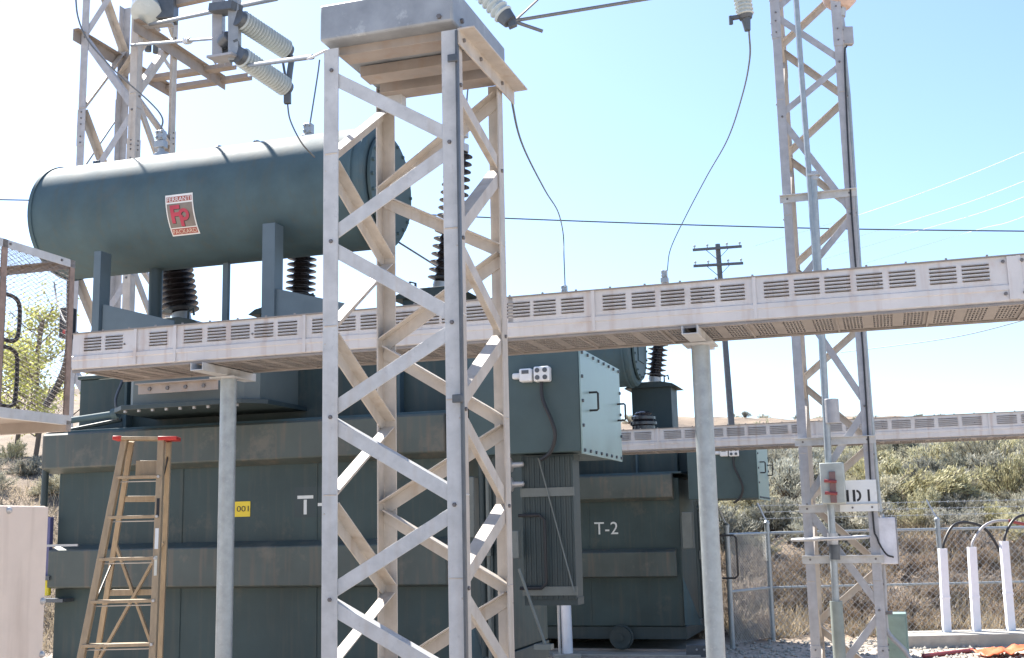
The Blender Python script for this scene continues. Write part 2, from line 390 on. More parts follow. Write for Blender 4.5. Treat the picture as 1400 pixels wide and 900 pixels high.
# steel box on top of the column
zb = ZT+.035
bx = thing('switch_base_box', 'mottled grey steel box on top of the near lattice column', 'equipment base', cM @ V((0, 0, zb)), -YAW)
mb = MB(); mb.box(-.01, S-.01, -.03, S+.10, 0, .2); mb.build('box_shell', SLABM, bx, local=True, bevel=.012)
mb = MB()
for y in (.1, .34, .58): mb.bolt((S-.01, y, .05), (1, 0, 0), .014, .014)
mb.bolt((S-.08, -.03, .03), (0, -1, 0), .014, .012)
mb.build('bolt_row', BOLT, bx, local=True)
def post_insulator(root, p0, p1, r, sheds, mats=(GREYI, FIT), cap=.05):
    p0, p1 = V(p0), V(p1); L = (p1-p0).length; core = r*.72; prof_ = [(core*.9, 0)]
    for k in range(sheds):
        z = L*(k+.2)/sheds; st = L/sheds
        prof_ += [(core, z), (r, z+st*.3), (r, z+st*.42), (core, z+st*.75)]
    prof_.append((core*.9, L))
    a = (p1-p0).normalized()
    mb = MB(); mb.lathe(prof_, p0, a, 20); o = mb.build('insulator_body', mats[0], root)
    mb = MB(); mb.tube(p0-a*cap, p0+a*.005, r*.8, r*.85, 16); mb.build('end_fitting', mats[1], root)
    mb = MB(); mb.tube(p1-a*.005, p1+a*cap, r*.85, r*.7, 16); mb.build('end_fitting', mats[1], root)
    return o
q0 = cM @ V((S-.02, S+.2, zb+.62)); q1 = cM @ V((S+.07, S+.16, zb+.27))
q1 = onp(690, 22, cM @ V((S, S+.12, 0)), W); q0 = q1+V((-.28, .05, .36))
ins = thing('post_insulator', 'pale ribbed insulator leaning over the back corner of the steel box', 'insulator', q1, 0)
post_insulator(ins, q0, q1, .062, 12)
mb = MB(); mb.beam(q1+V((.0, 0, .05)), q1+V((.05, 0, -.07)), .05, .04); mb.build('terminal_clamp', FIT, ins, bevel=.004)
qa = q1+V((.06, 0, -.03))
bar = thing('bus_rod', 'long thin grey bus rod running right from the top of the near column', 'bus rod', qa)
mb = MB(); mb.tube(qa, onp(895, -3, qa, V((-.2, 1, 0))), .0105); mb.build('rod', WIRE, bar)
mb = MB(); mb.tube(qa-V((.02, 0, 0)), onp(742, 43, qa, V((-.2, 1, 0))), .0105); mb.build('rod_stub', WIRE, bar)
w = MB(); w.path([qa, onp(735, 0, qa, W), onp(760, -30, qa, W)], .006, 6); tag(w.build('jumper_wire', WIRE), 'short jumper wire rising from the bus rod clamp', 'wire')

# right hand column
S2 = .74
p0 = at(1078, 400, 12.2)
rt = thing('lattice_column', 'tall lattice column at the right carrying a switch pipe and boxes', 'lattice column', (p0.x, p0.y, 0), -YAW)
rM = ROOT[rt]
def rl(ix, iy, px, py): c = rM @ V((ix*S2, iy*S2, 0)); return zpx(px, py, c.y)
nz = [rl(1, 0, 1140, -60), rl(0, 0, 1070, 18), rl(1, 0, 1140, 84), rl(0, 0, 1077, 160), rl(1, 0, 1157, 292), rl(0, 0, 1085, 400), rl(1, 0, 1180, 555), rl(0, 0, 1105, 690), rl(1, 0, 1190, 835), rl(0, 0, 1105, 960)]
nb = [7.6, 7.0, 6.3, 5.7, 5.0, 4.4, 3.75, 3.1, 2.45, 1.8, 1.15, .5, .1]
n1 = [7.8, 7.2, 6.5, 5.9, 5.2, 4.6, 3.9, 3.3, 2.6, 2.0, 1.3, .7, .1]
tower(rt, S2, 0, 8.2, .094, .07, {0: (nz, 1), 1: (nb, 0), 2: (n1, 0), 3: (nb, 1)},
      splices=((0, rl(0, 0, 1060, 53), rl(0, 0, 1060, -40)), (3, rl(0, 1, 1080, 108), rl(0, 1, 1080, 50)), (1, rl(1, 0, 1140, 62), rl(1, 0, 1140, -30)),
               (0, .05, .55), (1, .05, .55)), front=GALVM)
for py in (268, 603, 695, 765):
    z = rl(.5, 0, 1140, py); mb = MB(); mb.angle((-.03, -.006, z+.04), (S2+.03, -.006, z+.04), (0, 0, -1), (0, -1, 0), .08, .008, .05)
    for x in (.05, S2-.05): mb.mat(1).bolt((x, -.006, z), (0, -1, 0), .013, .012)
    mb.mat(0); mb.build('cross_angle', [GALV, BOLT], rt, local=True, bevel=.0015)
mb = MB()
for x, y in ((0, 0), (S2, 0), (S2, S2), (0, S2)): mb.box(x-.14, x+.14, y-.14, y+.14, .0, .03)
mb.build('base_plate', GALVD, rt, local=True, bevel=.003)

def rp(px, py, off=-.16): return onp(px, py, rM @ V((0, off, 0)), W)
# switch operating mechanism on the front of the right column
so = thing('switch_operator', 'vertical switch operating pipe with grey boxes and hand wheel on the right column', 'switch operator', rp(1143, 900), -YAW)
def rpo(px, py, off=-.16): return rp(px, py, off)
mb = MB(); mb.tube(rpo(1088, -5), rpo(1118, 400), .03); mb.build('upper_pipe', PIPE, so)
mb = MB(); mb.tube(rpo(1112, 240), rpo(1146, 885), .036); mb.build('drive_pipe', PIPE, so)
a, b = rpo(1143, 822), rpo(1148, 900); mb = MB(); mb.tube(a, V((b.x, b.y, 0)), .062); mb.build('pipe_sleeve', mat('sleeve_green_grey', (.22, .25, .23), .6), so)
mb = MB(); c = rpo(1113, 240); mb.beam(c-U*.06, c+U*.06, .1, .02); mb.tube(c-Z*.05, c+Z*.04, .042); mb.build('guide_collar', ALU, so, bevel=.003)
mb = MB(); mb.tube(rpo(1136, 546), rpo(1138, 579), .075, n=24); mb.build('coupling_drum', GALVD, so, bevel=.004)
c = rpo(1138, 662); c0 = c-U*.11-W*.1
inv = ROOT[so].inverted(); cl_ = inv @ c
mb = MB(); mb.box(cl_.x-.11, cl_.x+.125, cl_.y-.13, cl_.y+.08, cl_.z-.20, cl_.z+.21); mb.build('gear_box', mat('gear_box_grey', (.40, .43, .40), .5), so, local=True, bevel=.012)
mb = MB(); mb.box(cl_.x-.02, cl_.x+.04, cl_.y-.155, cl_.y-.128, cl_.z-.19, cl_.z+.12); mb.build('gear_box_guard', mat('guard_brown', (.22, .13, .12), .6), so, local=True, bevel=.004)
mb = MB()
for dz in (.03, -.09): mb.tube((cl_.x-.07, cl_.y-.165, cl_.z+dz), (cl_.x+.05, cl_.y-.165, cl_.z+dz-.01), .016)
mb.build('red_handle', REDP, so, local=True)
mb = MB(); c = inv @ rpo(1138, 736)
ring = [(c.x-.02+.37*math.cos(t), c.y+.37*math.sin(t)-.05, c.z+.008*math.cos(t)) for t in [2*math.pi*i/48 for i in range(49)]]
mb.path(ring, .017, 8)
for t in (0, 2*math.pi/3, 4*math.pi/3): mb.tube((c.x-.02, c.y-.05, c.z), (c.x-.02+.37*math.cos(t+.3), c.y-.05+.37*math.sin(t+.3), c.z), .013)
mb.tube((c.x, c.y, c.z-.06), (c.x, c.y, c.z+.05), .055); mb.build('hand_wheel', ALU, so, local=True)
mb = MB(); mb.tube(rpo(1141, 745), rpo(1141, 765), .055); mb.build('lower_coupling', FIT, so)

# stencilled sign
ctr = rp(1173, 679, -.03); sg = thing('equipment_sign', 'white metal sign with black stencilled letters bolted to the right column', 'sign', ctr, -YAW)
mb = MB(); mb.box(-.185, .185, -.006, 0, -.15, .165); mb.build('sign_plate', WHITE, sg, local=True, bevel=.002)
def flat(mb, x0, x1, z0, z1, y=-.0085): mb.add([(x0-.03, y, z0), (x1-.03, y, z0), (x1-.03, y, z1), (x0-.03, y, z1)], [(0, 1, 2, 3)])
mb = MB(); h0, h1 = -.05, .068
flat(mb, -.145, -.122, h0, h1); flat(mb, -.082, -.058, h0, h1)
mb.add([(-.148, -.0085, h1), (-.128, -.0085, h1), (-.092, -.0085, h0+.02), (-.116, -.0085, h0)], [(0, 3, 2, 1)])
flat(mb, -.03+.01, .003+.003, h0, h1)
arc = []
for k in range(9):
    t = -math.pi/2+math.pi*k/8; arc.append((math.cos(t), math.sin(t)))
zc, hh = (h0+h1)/2, (h1-h0)/2; vs = []
for c_, s_ in arc: vs += [(-.012+.046*c_, -.0085, zc+hh*s_), (-.012+.024*c_, -.0085, zc+(hh-.022)*s_)]
mb.add(vs, [(2*i, 2*i+2, 2*i+3, 2*i+1) for i in range(8)])
flat(mb, .125, .147, h0, h1); mb.build('sign_lettering', BLACK, sg, local=True, smooth=False)
mb = MB(); mb.bolt((-.06, -.006, -.11), (0, -1, 0)); mb.bolt((.13, -.006, -.11), (0, -1, 0)); mb.build('sign_bolts', BOLT, sg, local=True)

# junction box and conduit on the right leg
def rs(px, py, yy=.12): return onp(px, py, rM @ V((S2+.06, yy, 0)), W)
ctr = rs(1213, 738); jb = thing('junction_box', 'pale grey junction box strapped to the right side of the right column', 'junction box', ctr, -YAW)
mb = MB(); mb.box(-.095, .095, -.09, .1, -.24, .225); mb.build('box_body', mat('box_grey', (.66, .66, .70), .5), jb, local=True, bevel=.01)
mb = MB(); mb.box(.097, .104, -.1, .11, -.25, .235); mb.build('box_lid', GALVD, jb, local=True, bevel=.003)
mb = MB(); mb.beam((-.19, 0, .1), (-.095, 0, .1), .04, .03); mb.beam((-.19, 0, -.1), (-.095, 0, -.1), .04, .03); mb.build('box_bracket', GALVD, jb, local=True)
mb = MB(); mb.tube((-.03, 0, .225), (-.03, 0, .26), .02); mb.build('box_hub', ALU, jb, local=True)
cd = thing('conduit_run', 'long grey conduit pipe up the right corner of the right column', 'conduit', rs(1245, 899))
mb = MB(); mb.path([rs(1153, 60), rs(1160, 130), rs(1176, 380), rs(1190, 560), rs(1203, 700)], .024, 10); mb.build('upper_conduit', PIPE, cd)
mb = MB(); lo = [rs(1207, 772), rs(1209, 800), rs(1211, 850), rs(1216, 868), rs(1244, 900)]; lo.append(V((lo[-1].x+.08, lo[-1].y, .0)))
mb.path(lo, .024, 10, 4); mb.build('lower_conduit', GALVD, cd)
mb = MB(); mb.path([rs(1158, 62, -.02), rs(1155, 90, -.02), rs(1165, 300, -.02), rs(1180, 480, -.02), rs(1193, 700, -.02), rs(1199, 735, -.02), rs(1211, 757, -.02), rs(1222, 762, -.02)], .009, 8, 4); mb.build('black_cable', RUBBER, cd)
mb = MB(); c = rs(1209, 838); mb.beam(c-U*.06, c+U*.08, .06, .03); mb.build('pipe_strap', BOLT, cd)
# lamp at the top
c = rs(1148, 12); lt = thing('flood_lamp', 'tan dome lamp on a short neck near the top of the right column', 'lamp', c-Z*.35)
mb = MB(); mb.lathe([(.0, 0), (.10, .02), (.17, .09), (.20, .19), (.19, .30), (.1, .4), (0, .43)], c-Z*.02+V((.01, 0, 0)), Z, 28); mb.build('lamp_dome', mat('lamp_tan', (.52, .38, .31), .4), lt)
mb = MB(); mb.tube(c-Z*.1, c+Z*.0, .055, .07); mb.tube(c-Z*.36+V((.02, 0, 0)), c-Z*.09, .04); mb.build('lamp_neck', ALU, lt)
mb = MB(); d = rs(1158, 50); mb.beam(d-Z*.1, d+Z*.1, .12, .08); mb.build('lamp_bracket', GALVD, lt, bevel=.005)

# left rear column
S3 = .92
p0 = at(107, 150, 15.2)
lt3 = thing('lattice_column', 'far lattice column at the left rising behind the T-1 conservator', 'lattice column', (p0.x, p0.y, 0), -YAW)
lM = ROOT[lt3]
def ll(ix, iy, px, py): c = lM @ V((ix*S3, iy*S3, 0)); return zpx(px, py, c.y)
zl = [ll(0, 0, 110, 80)+1.45-i*1.15 for i in range(9)]
tower(lt3, S3, 0, 9.4, .115, .095, {0: (zl, 1), 1: ([z+.2 for z in zl], 0), 2: ([z-.25 for z in zl], 0), 3: ([z+.1 for z in zl], 1)},
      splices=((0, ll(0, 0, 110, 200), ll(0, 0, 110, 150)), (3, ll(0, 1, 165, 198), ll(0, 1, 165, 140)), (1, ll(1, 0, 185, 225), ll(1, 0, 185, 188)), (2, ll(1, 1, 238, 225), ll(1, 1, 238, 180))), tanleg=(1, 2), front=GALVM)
for (ix, px, py, l1) in ((0, 103, 45, 2.2), (1, 177, 33, 2.15)):
    z = ll(ix, 0, px, py)
    mb = MB(); mb.angle((ix*S3+(.02 if ix else -.02), -.15, z), (ix*S3+(.02 if ix else -.02), l1, z), (0, 0, -1), (1, 0, 0), .17, .012, .09); mb.build('cantilever_angle', BEAMM, lt3, local=True, bevel=.002)
zc = ll(0, 0, 103, 45)-.1
for yy in (1.55, 2.0):
    mb = MB(); mb.channel((-.1, yy, zc), (S3+.5, yy, zc+.0), (0, 1, 0), (0, 0, 1), .14, .07, .01); mb.build('cross_channel', BEAMM, lt3, local=True, bevel=.002)

# switch gear clutter at the top of the left column
c = at(212, 12, 15.0)
sw = thing('switch_mechanism', 'dark switch mechanism with a pale drum at the top of the far left column', 'switch', c-Z*.4)
mb = MB(); mb.lathe([(.0, 0), (.17, .02), (.2, .08), (.2, .2), (.1, .26), (0, .28)], c+V((-.12, 0, .02)), V((.2, -.6, -.6)), 24); mb.build('drum', GREYI, sw)
mb = MB(); mb.box(c.x-.02, c.x+.28, c.y-.1, c.y+.15, c.z-.18, c.z+.25); mb.build('gear_case', FIT, sw, bevel=.01)
mb = MB(); mb.beam(c+V((-.2, 0, -.25)), c+V((.25, 0, -.22)), .12, .05); mb.beam(c+V((-.22, .05, .1)), c+V((.05, .05, -.3)), .05, .05); mb.beam(c+V((.1, .05, .1)), c+V((-.25, .05, -.25)), .05, .05); mb.build('linkage', GALVD, sw, bevel=.004)
mb = MB(); mb.beam(c+V((.1, .1, .1)), c+V((1.3, -.1, .24)), .1, .12); mb.build('support_beam', BEAMM, sw)
c = at(208, 70, 16.2)
sc_ = thing('switch_contact', 'small bolted contact bracket among the braces of the far left column', 'switch contact', c)
mb = MB(); mb.lathe([(0, 0), (.05, 0), (.05, .12), (0, .12)], c+V((-.06, 0, .0)), Z, 12); mb.lathe([(0, 0), (.05, 0), (.05, .12), (0, .12)], c+V((.06, 0, -.03)), Z, 12); mb.build('contact_pair', FIT, sc_)
mb = MB(); mb.beam(c+V((.05, 0, .08)), c+V((.32, 0, -.34)), .06, .05); mb.build('contact_arm', GALV, sc_, bevel=.003)

# suspended disconnect switch: dark frame, two ribbed insulators
YF = 9.3
def sp_(px, py, dy=0): return at(px, py, YF+dy)
ds = thing('disconnect_switch', 'dark channel frame with two pale ribbed insulators hanging above the conservator', 'disconnect switch', sp_(307, 85))
n1_ = V((0, 1, 0))
for px, d in ((297, .0), (319, -.12)):
    a, b = sp_(px, 82, d), sp_(px, -60, d)
    mb = MB(); mb.channel(a-V((.045, 0, 0)), b-V((.045, 0, 0)), (1, 0, 0), (0, 1, 0), .085, .12, .01); mb.build('frame_channel', SLABM if px > 300 else GALVD, ds, bevel=.002)
mb = MB(); a = sp_(291, 82); b = sp_(325, 77, -.12); mb.beam(a+Z*.0, b+Z*.0, .16, .02); mb.build('bottom_plate', GALVD, ds)
mb = MB(); a = sp_(293, 14); b = sp_(324, 10, -.12); mb.beam(a, b, .14, .07); mb.build('frame_tie', FIT, ds)
mb = MB(); c = sp_(303, 60, .0); mb.lathe([(0, 0), (.05, .01), (.06, .06), (.05, .12), (0, .13)], c, V((.6, -.6, .2)), 16); mb.beam(sp_(300, 45, .05), sp_(310, 76, .05), .07, .05); mb.build('bearing', FIT, ds)
post_insulator(ds, sp_(329, 27, -.1), sp_(391, 68, .35), .088, 17, cap=.04)
post_insulator(ds, sp_(330, 78, -.1), sp_(390, 119, .35), .088, 17, cap=.04)
mb = MB(); mb.path([sp_(391, 66, .35), sp_(399, 80, .35), sp_(396, 100, .35), sp_(393, 130, .35)], .028, 6); mb.build('contact_blade', FIT, ds)
mb = MB(); mb.beam(sp_(393, 122, .35), sp_(393, 142, .35), .06, .05); mb.build('end_clamp', FIT, ds, bevel=.005)
mb = MB(); mb.path([sp_(386, 80, .35), sp_(388, 92, .35), sp_(391, 110, .35)], .012, 6); mb.build('arcing_horn', FIT, ds)
mb = MB(); mb.beam(sp_(322, 55, -.1), sp_(338, 92, -.05), .04, .05); mb.build('hinge_plate', FIT, ds)
# rods
e0, e1 = sp_(338, 90, 0), cM @ V((.02, -.0, ZT-.02))
br = thing('bus_rod', 'grey rod with a flattened end bolted to the top left of the near column', 'bus rod', e1)
em = at(427, 78, e1.y+.25)
mb = MB(); mb.tube(e0, em, .016, .014); mb.build('rod', WIRE, br)
mb = MB(); mb.beam(em, e1+V((-.03, .0, -.0)), .07, .012, up=V((0, -1, .3))); mb.build('flattened_end', GALV, br)
br = thing('bus_rod', 'upper grey bus rod from the far left column passing the hanging frame', 'bus rod', at(210, 34, 15))
mb = MB(); mb.tube(at(205, 34, 14.8), at(378, -2, 9.0), .022, n=10); mb.build('rod', WIRE, br)
br = thing('link_rod', 'short jointed link rod between the far left column and the hanging frame', 'link rod', at(236, 59, 14.8))
a, b = at(180, 62, 14.9), at(294, 53, YF+.1)
mb = MB(); mb.tube(a, b, .02, .012, 10); mb.build('rod', WIRE, br)
mb = MB(); c0, c1 = a.lerp(b, .74), a.lerp(b, .86)
mb.lathe([(0, 0), (.03, 0), (.036, .05), (.02, .07), (.02, .1), (.036, .12), (.036, .17), (.02, .19), (.02, .22), (.034, .24), (.03, .3), (0, .3)], c0, c1-c0, 12); mb.build('turnbuckle', ALU, br)

# hanging insulator at the top right
YH = 10.5
c0, c1 = at(1010, -30, YH), at(1019, 22, YH)
hi = thing('suspension_insulator', 'pale hanging insulator with a dark terminal at the top edge of the sky', 'insulator', c1)
post_insulator(hi, c0, c1, .085, 10, cap=.03)
mb = MB(); mb.tube(c1, at(1022, 42, YH), .05, .03, 12); mb.beam(c1+V((-.14, 0, -.02)), c1, .05, .03); mb.tube(c1+V((-.14, 0, .0)), c1+V((-.14, 0, -.08)), .02); mb.build('terminal_clamp', FIT, hi)

# ------------------------------------------------------------------ transformers
TR = onp(75, 800, at(430, 690, 10.4), W); TR.z = .27
BUSH = []
def make_transformer(loc):
    t = thing('power_transformer', 'large dark green power transformer marked T-1 behind the near column', 'transformer', loc, -YAW, 'green power transformers')
    def P(mb, name, m, bevel=.006, par=None, smooth=True): return mb.build(name, m, par or t, local=True, bevel=bevel, smooth=smooth)
    # tank
    mb = MB(); mb.box(0, 4.05, 0, 2.6, .38, 2.44); tank = P(mb, 'tank', TANKM, .015)
    for x in (1.36, 2.72): mb = MB(); mb.tube((x, -.001, .4), (x, -.001, 2.42), .007, n=6); P(mb, 'weld_seam', TANKM, 0, tank)
    mb = MB(); mb.box(-.02, 4.07, .03, 2.57, .2, .375); P(mb, 'base_frame', GREEND)
    mb = MB(); mb.prism([(-.14, 2.17), (0, 2.12), (0, 2.5), (-.12, 2.5), (-.14, 2.48)], (-.1, 0, 0), (3.98, 0, 0), (0, 1, 0), (0, 0, 1))
    mb.box(-.1, -.001, .0, 2.6, 2.15, 2.5); P(mb, 'stiffener_band', BANDM, .012)
    mb = MB(); mb.prism([(-.14, 1.07), (0, 1.05), (0, 1.46), (-.14, 1.41)], (.02, 0, 0), (3.98, 0, 0), (0, 1, 0), (0, 0, 1)); P(mb, 'stiffener_band', BANDM, .012)
    mb = MB(); mb.box(-.1, 4.1, -.03, 2.7, 2.502, 2.53); P(mb, 'lid', GREEN, .004)
    mb = MB(); mb.box(-.04, 4.0, .3, 2.4, 2.53, 3.06); mb.box(-.06, 4.02, .28, 2.42, 3.06, 3.1); mb.box(3.98, 4.3, .45, 1.2, 2.53, 2.9); P(mb, 'cover', TANKM, .01)
    mb = MB()
    for x in (.55, 3.4): mb.box(x, x+.03, .2, .3, 2.53, 3.04)
    P(mb, 'cover_rib', GREEN)
    # gusset at the lower right corner
    mb = MB(); mb.prism([(4.06, .4), (4.3, .4), (4.06, 1.05)], (0, -.02, 0), (0, -.06, 0), (1, 0, 0), (0, 0, 1)); P(mb, 'gusset', GREEN)
    # turret with bolted flange under the duct
    mb = MB(); mb.prism([(.98, .3), (1.02, -.35), (1.15, -.5), (2.27, -.5), (2.37, -.4), (2.37, .3)], (0, 0, 2.67), (0, 0, 3.25), (1, 0, 0), (0, 1, 0))
    tu = P(mb, 'turret', mat('turret_paint', (.115, .135, .125), .5, 0, .15, 2.5), .006)
    mb = MB(); mb.prism([(.85, .3), (.9, -.42), (1.1, -.6), (2.3, -.6), (2.46, -.42), (2.46, .3)], (0, 0, 2.625), (0, 0, 2.668), (1, 0, 0), (0, 1, 0)); P(mb, 'flange', GREEND, .004, tu)
    mb = MB()
    for k in range(9): mb.tube((1.12+k*.14, -.56, 2.605), (1.12+k*.14, -.56, 2.63), .016, n=8)
    P(mb, 'flange_bolts', ALU, 0, tu)
    mb = MB(); mb.angle((1.3, -.63, 2.84), (2.1, -.63, 2.84), (0, 0, -1), (0, -1, 0), .09, .01, .06)
    for k in range(4): mb.mat(1).bolt((1.42+k*.18, -.641, 2.79), (0, -1, 0), .02, .012)
    mb.mat(0); mb.build('flange_bracket', [BEAMM, BOLT], tu, local=True, bevel=.002)
    # left end cooler and slab
    mb = MB(); mb.box(-.55, -.02, 1.5, 2.3, 2.55, 3.1); mb.prism([(-.5, 3.2), (.1, 3.16), (.1, 3.26), (-.45, 3.26)], (0, 1.4, 0), (0, 2.3, 0), (1, 0, 0), (0, 0, 1)); P(mb, 'end_cooler', GREEND)
    mb = MB(); mb.tube((-.12, -.05, .0), (-.12, -.05, 2.5), .032); mb.tube((-.12, -.05, 2.5), (.6, .1, 2.62), .02); P(mb, 'riser_pipe', GREEND, 0)
    mb = MB(); mb.path([(.55, .05, 2.62), (.62, .02, 2.64), (.6, .0, 2.8), (.6, .1, 3.0)], .014, 8, 4); P(mb, 'hose', FIT, 0)
    mb = MB(); mb.tube((.1, -.06, 2.62), (.62, -.06, 2.66), .03); mb.tube((.62, -.06, 2.66), (.68, -.06, 2.67), .05); P(mb, 'valve', GREEN, 0)
    # gauge with yellow oil glass at the lower left
    mb = MB(); mb.box(-.05, -.0, -.1, -.05, 1.16, 1.72); g = P(mb, 'gauge_tube', PURPLE, .004)
    mb = MB(); mb.tube((-.01, -.1, 1.0), (-.01, -.1, 1.14), .04); P(mb, 'oil_glass', GLASSY, 0, g)
    mb = MB(); mb.box(-.1, .22, -.16, .0, .94, .97); mb.box(-.08, .06, -.16, .0, 1.14, 1.18); mb.box(-.1, .2, -.16, 0, .24+.1, .36); P(mb, 'gauge_bracket', FIT, 0, g)
    mb = MB(); mb.box(-.02, .36, -.16, -.14, 1.445, 1.465); P(mb, 'lifting_bar', ALU, 0)
    # conservator
    ax, az, r = .5, 4.74, .58
    prf = [(0, -.17), (.2, -.16), (.39, -.11), (.515, -.05), (r, .0), (r, .02), (r+.012, .021), (r+.012, .05), (r, .051), (r, 1.2), (r, 2.4), (r, 3.50), (r+.02, 3.501), (r+.02, 3.53), (r, 3.531), (r, 3.60), (.55, 3.63), (0, 3.65)]
    mb = MB(); mb.lathe(prf, (-.45, ax, az), V((1, 0, 0)), 72); con = P(mb, 'conservator', GREEN, 0)
    mb = MB(); mb.lathe([(0, 0), (.49, 0), (.49, .03), (0, .03)], (3.2, ax, az), V((1, 0, 0)), 40)
    for k in range(20): mb.bolt((3.23, ax+.45*math.cos(k*.314), az+.45*math.sin(k*.314)), (1, 0, 0), .018, .02)
    mb.box(3.23, 3.245, ax-.2, ax+.2, az-.22, az+.22); mb.build('end_cover', CBOX, con, local=True)
    mb = MB()
    for x in (1.35, 1.78): mb.tube((x, ax, az+r-.01), (x, ax, az+r+.03), .035, .03, 12); mb.tube((x, ax, az+r+.03), (x, ax, az+r+.05), .045, .03, 12)
    P(mb, 'filler_cap', FIT, 0, con)
    mb = MB()
    for x in (-.1,): mb.box(x-.04, x+.04, ax-.01, ax+.01, az+r-.01, az+r+.07)
    P(mb, 'lifting_lug', FIT, .004, con)
    # supports
    for x, zt, hw in ((.42, 4.24, .04), (2.27, 4.33, .065)):
        mb = MB(); mb.channel((x-hw, ax-r-.03, 3.1), (x-hw, ax-r-.03, zt), (1, 0, 0), (0, 1, 0), hw*2, .16, .012); p = P(mb, 'support_post', BLUEG, .003)
        mb = MB(); mb.prism([(x+.06, 3.40), (x+.85, 3.40), (x+.85, 3.50), (x+.06, 3.72)], (0, ax-r, 0), (0, ax-r+.02, 0), (1, 0, 0), (0, 0, 1)); P(mb, 'foot_gusset', BLUEG, .002, p)
    mb = MB(); mb.tube((.66, ax, 3.1), (.66, ax, 4.3), .068); P(mb, 'oil_pipe', GREEND, 0)
    mb = MB(); mb.box(1.42, 1.48, ax, ax+.05, 3.1, 4.3); P(mb, 'rear_post', BLUEG, .003)
    mb = MB(); mb.box(.0, .11, -.1, .02, 3.42, 3.72); d = P(mb, 'relay_box', BLACK, .012)
    mb = MB(); mb.box(.05, .1, -.103, -.1, 3.46, 3.5); P(mb, 'red_tag', RED, 0, d)
    # bushings
    for (bx_, bz, tx, tz, n, m, rs_) in ((.33, 3.9, .04, 5.66, 28, BROWNI, .2), (1.77, 3.95, 1.85, 5.5, 24, BROWNI, .16), (3.38, 3.98, 3.58, 5.33, 17, BROWNI, .165)):
        y = 1.45; p0, p1 = V((bx_, y, bz)), V((tx, y, tz)); a = (p1-p0).normalized(); L = (p1-p0).length
        st = L/n; prf = [(.10, 0)]
        for k in range(n):
            z = k*st; s_ = 1-.18*k/n
            prf += [(.085*s_, z+st*.12), (rs_*s_, z+st*.45), (rs_*s_, z+st*.53), (.10*s_, z+st*.72), (.085*s_, z+st*.98)]
        prf += [(.075, L)]
        mb = MB(); mb.lathe(prf, p0, a, 28); b = P(mb, 'bushing', m, 0); BUSH.append(b)
        mb = MB(); mb.tube(p0-a*.12, p0, .11, .1, 20); mb.tube(p0-a*.55, p0-a*.12, .13, .13, 20); P(mb, 'sleeve', ALU, 0, b)
        mb = MB(); c = p0-a*.14; mb.prism([(-.42, 0), (.42, 0), (.34, .05), (.16, .09), (-.16, .09), (-.34, .05)], c+V((0, -.33, -.06)), c+V((0, .33, -.06)), (1, 0, 0), (0, 0, 1))
        mb.box(c.x-.31, c.x+.31, c.y-.27, c.y+.27, 3.1, c.z-.055)
        for k in (-1, 1): mb.path([(c.x+k*.2, c.y-.2, c.z+.02), (c.x+k*.2, c.y-.2, c.z+.11), (c.x+k*.26, c.y-.2, c.z+.13), (c.x+k*.27, c.y-.2, c.z+.06)], .014, 6)
        P(mb, 'turret_box', GREEND, .004, b)
        mb = MB(); mb.tube(p1, p1+a*.08, .09, .085, 20); mb.tube(p1+a*.08, p1+a*.15, .035, n=12)
        e = p1+a*.15; mb.box(e.x-.06, e.x+.06, e.y-.045, e.y+.045, e.z, e.z+.08); mb.box(e.x-.045, e.x+.045, e.y-.04, e.y+.04, e.z+.09, e.z+.2)
        for xx in (-.03, .03):
            for zz in (.115, .175): mb.bolt((e.x+xx, e.y-.04, e.z+zz), (0, -1, 0), .016, .02)
        P(mb, 'terminal', ALU, .004, b)
    # cable box with bolted end cover
    mb = MB(); mb.box(4.22, 5.18, -.2, 1.25, 2.12, 2.95); P(mb, 'cable_box', CBOX, .008)
    mb = MB(); mb.box(5.182, 5.195, -.21, 1.26, 2.10, 2.96)
    c = P(mb, 'box_cover', GREENL, .002)
    mb = MB()
    for k in range(8):
        for z in (2.13, 2.93): mb.bolt((5.195, -.16+k*.194, z), (1, 0, 0), .016, .014)
    for k in range(1, 4):
        for y in (-.18, 1.23): mb.bolt((5.195, y, 2.13+k*.2), (1, 0, 0), .016, .014)
    P(mb, 'cover_bolts', FIT, 0, c)
    for y in (.06, 1.12):
        mb = MB(); mb.path([(5.19, y, 2.62), (5.26, y, 2.62), (5.27, y, 2.61), (5.27, y, 2.48), (5.26, y, 2.47), (5.19, y, 2.47)], .009, 8); P(mb, 'handle', BLACK, 0, c)
    mb = MB(); mb.box(4.69, 4.80, -.28, -.2, 2.70, 2.81); mb.box(4.815, 4.95, -.285, -.2, 2.695, 2.82); mb.box(4.62, 4.69, -.25, -.2, 2.73, 2.78); gl = P(mb, 'gland_pair', WHITE, .014)
    for x in (4.85, 4.915):
        for z in (2.728, 2.787): mb = MB(); mb.tube((x, -.287, z), (x, -.292, z), .02, n=12); P(mb, 'gland_port', FIT, 0, gl)
    mb = MB(); mb.box(4.715, 4.775, -.284, -.28, 2.765, 2.795); P(mb, 'gland_slot', FIT, 0, gl)
    mb = MB(); mb.path([(4.87, -.24, 2.70), (4.88, -.25, 2.55), (4.95, -.26, 2.38), (4.98, -.26, 2.25), (4.93, -.24, 2.12), (4.84, -.22, 2.06)], .016, 8, 5); P(mb, 'control_cable', RUBBER, 0, gl)
    # radiator
    mb = MB()
    for k in range(20): mb.box(4.64+k*.0218, 4.64+k*.0218+.0198, -.1+.004*(k%2), .12, .95, 2.09)
    mb.box(4.64, 5.07, -.06, .1, .96, 2.06)
    mb.box(4.635, 5.08, -.08, .12, .9, .96); mb.box(4.635, 5.08, -.08, .12, 2.06, 2.11); ra = P(mb, 'radiator', GREEND, 0)
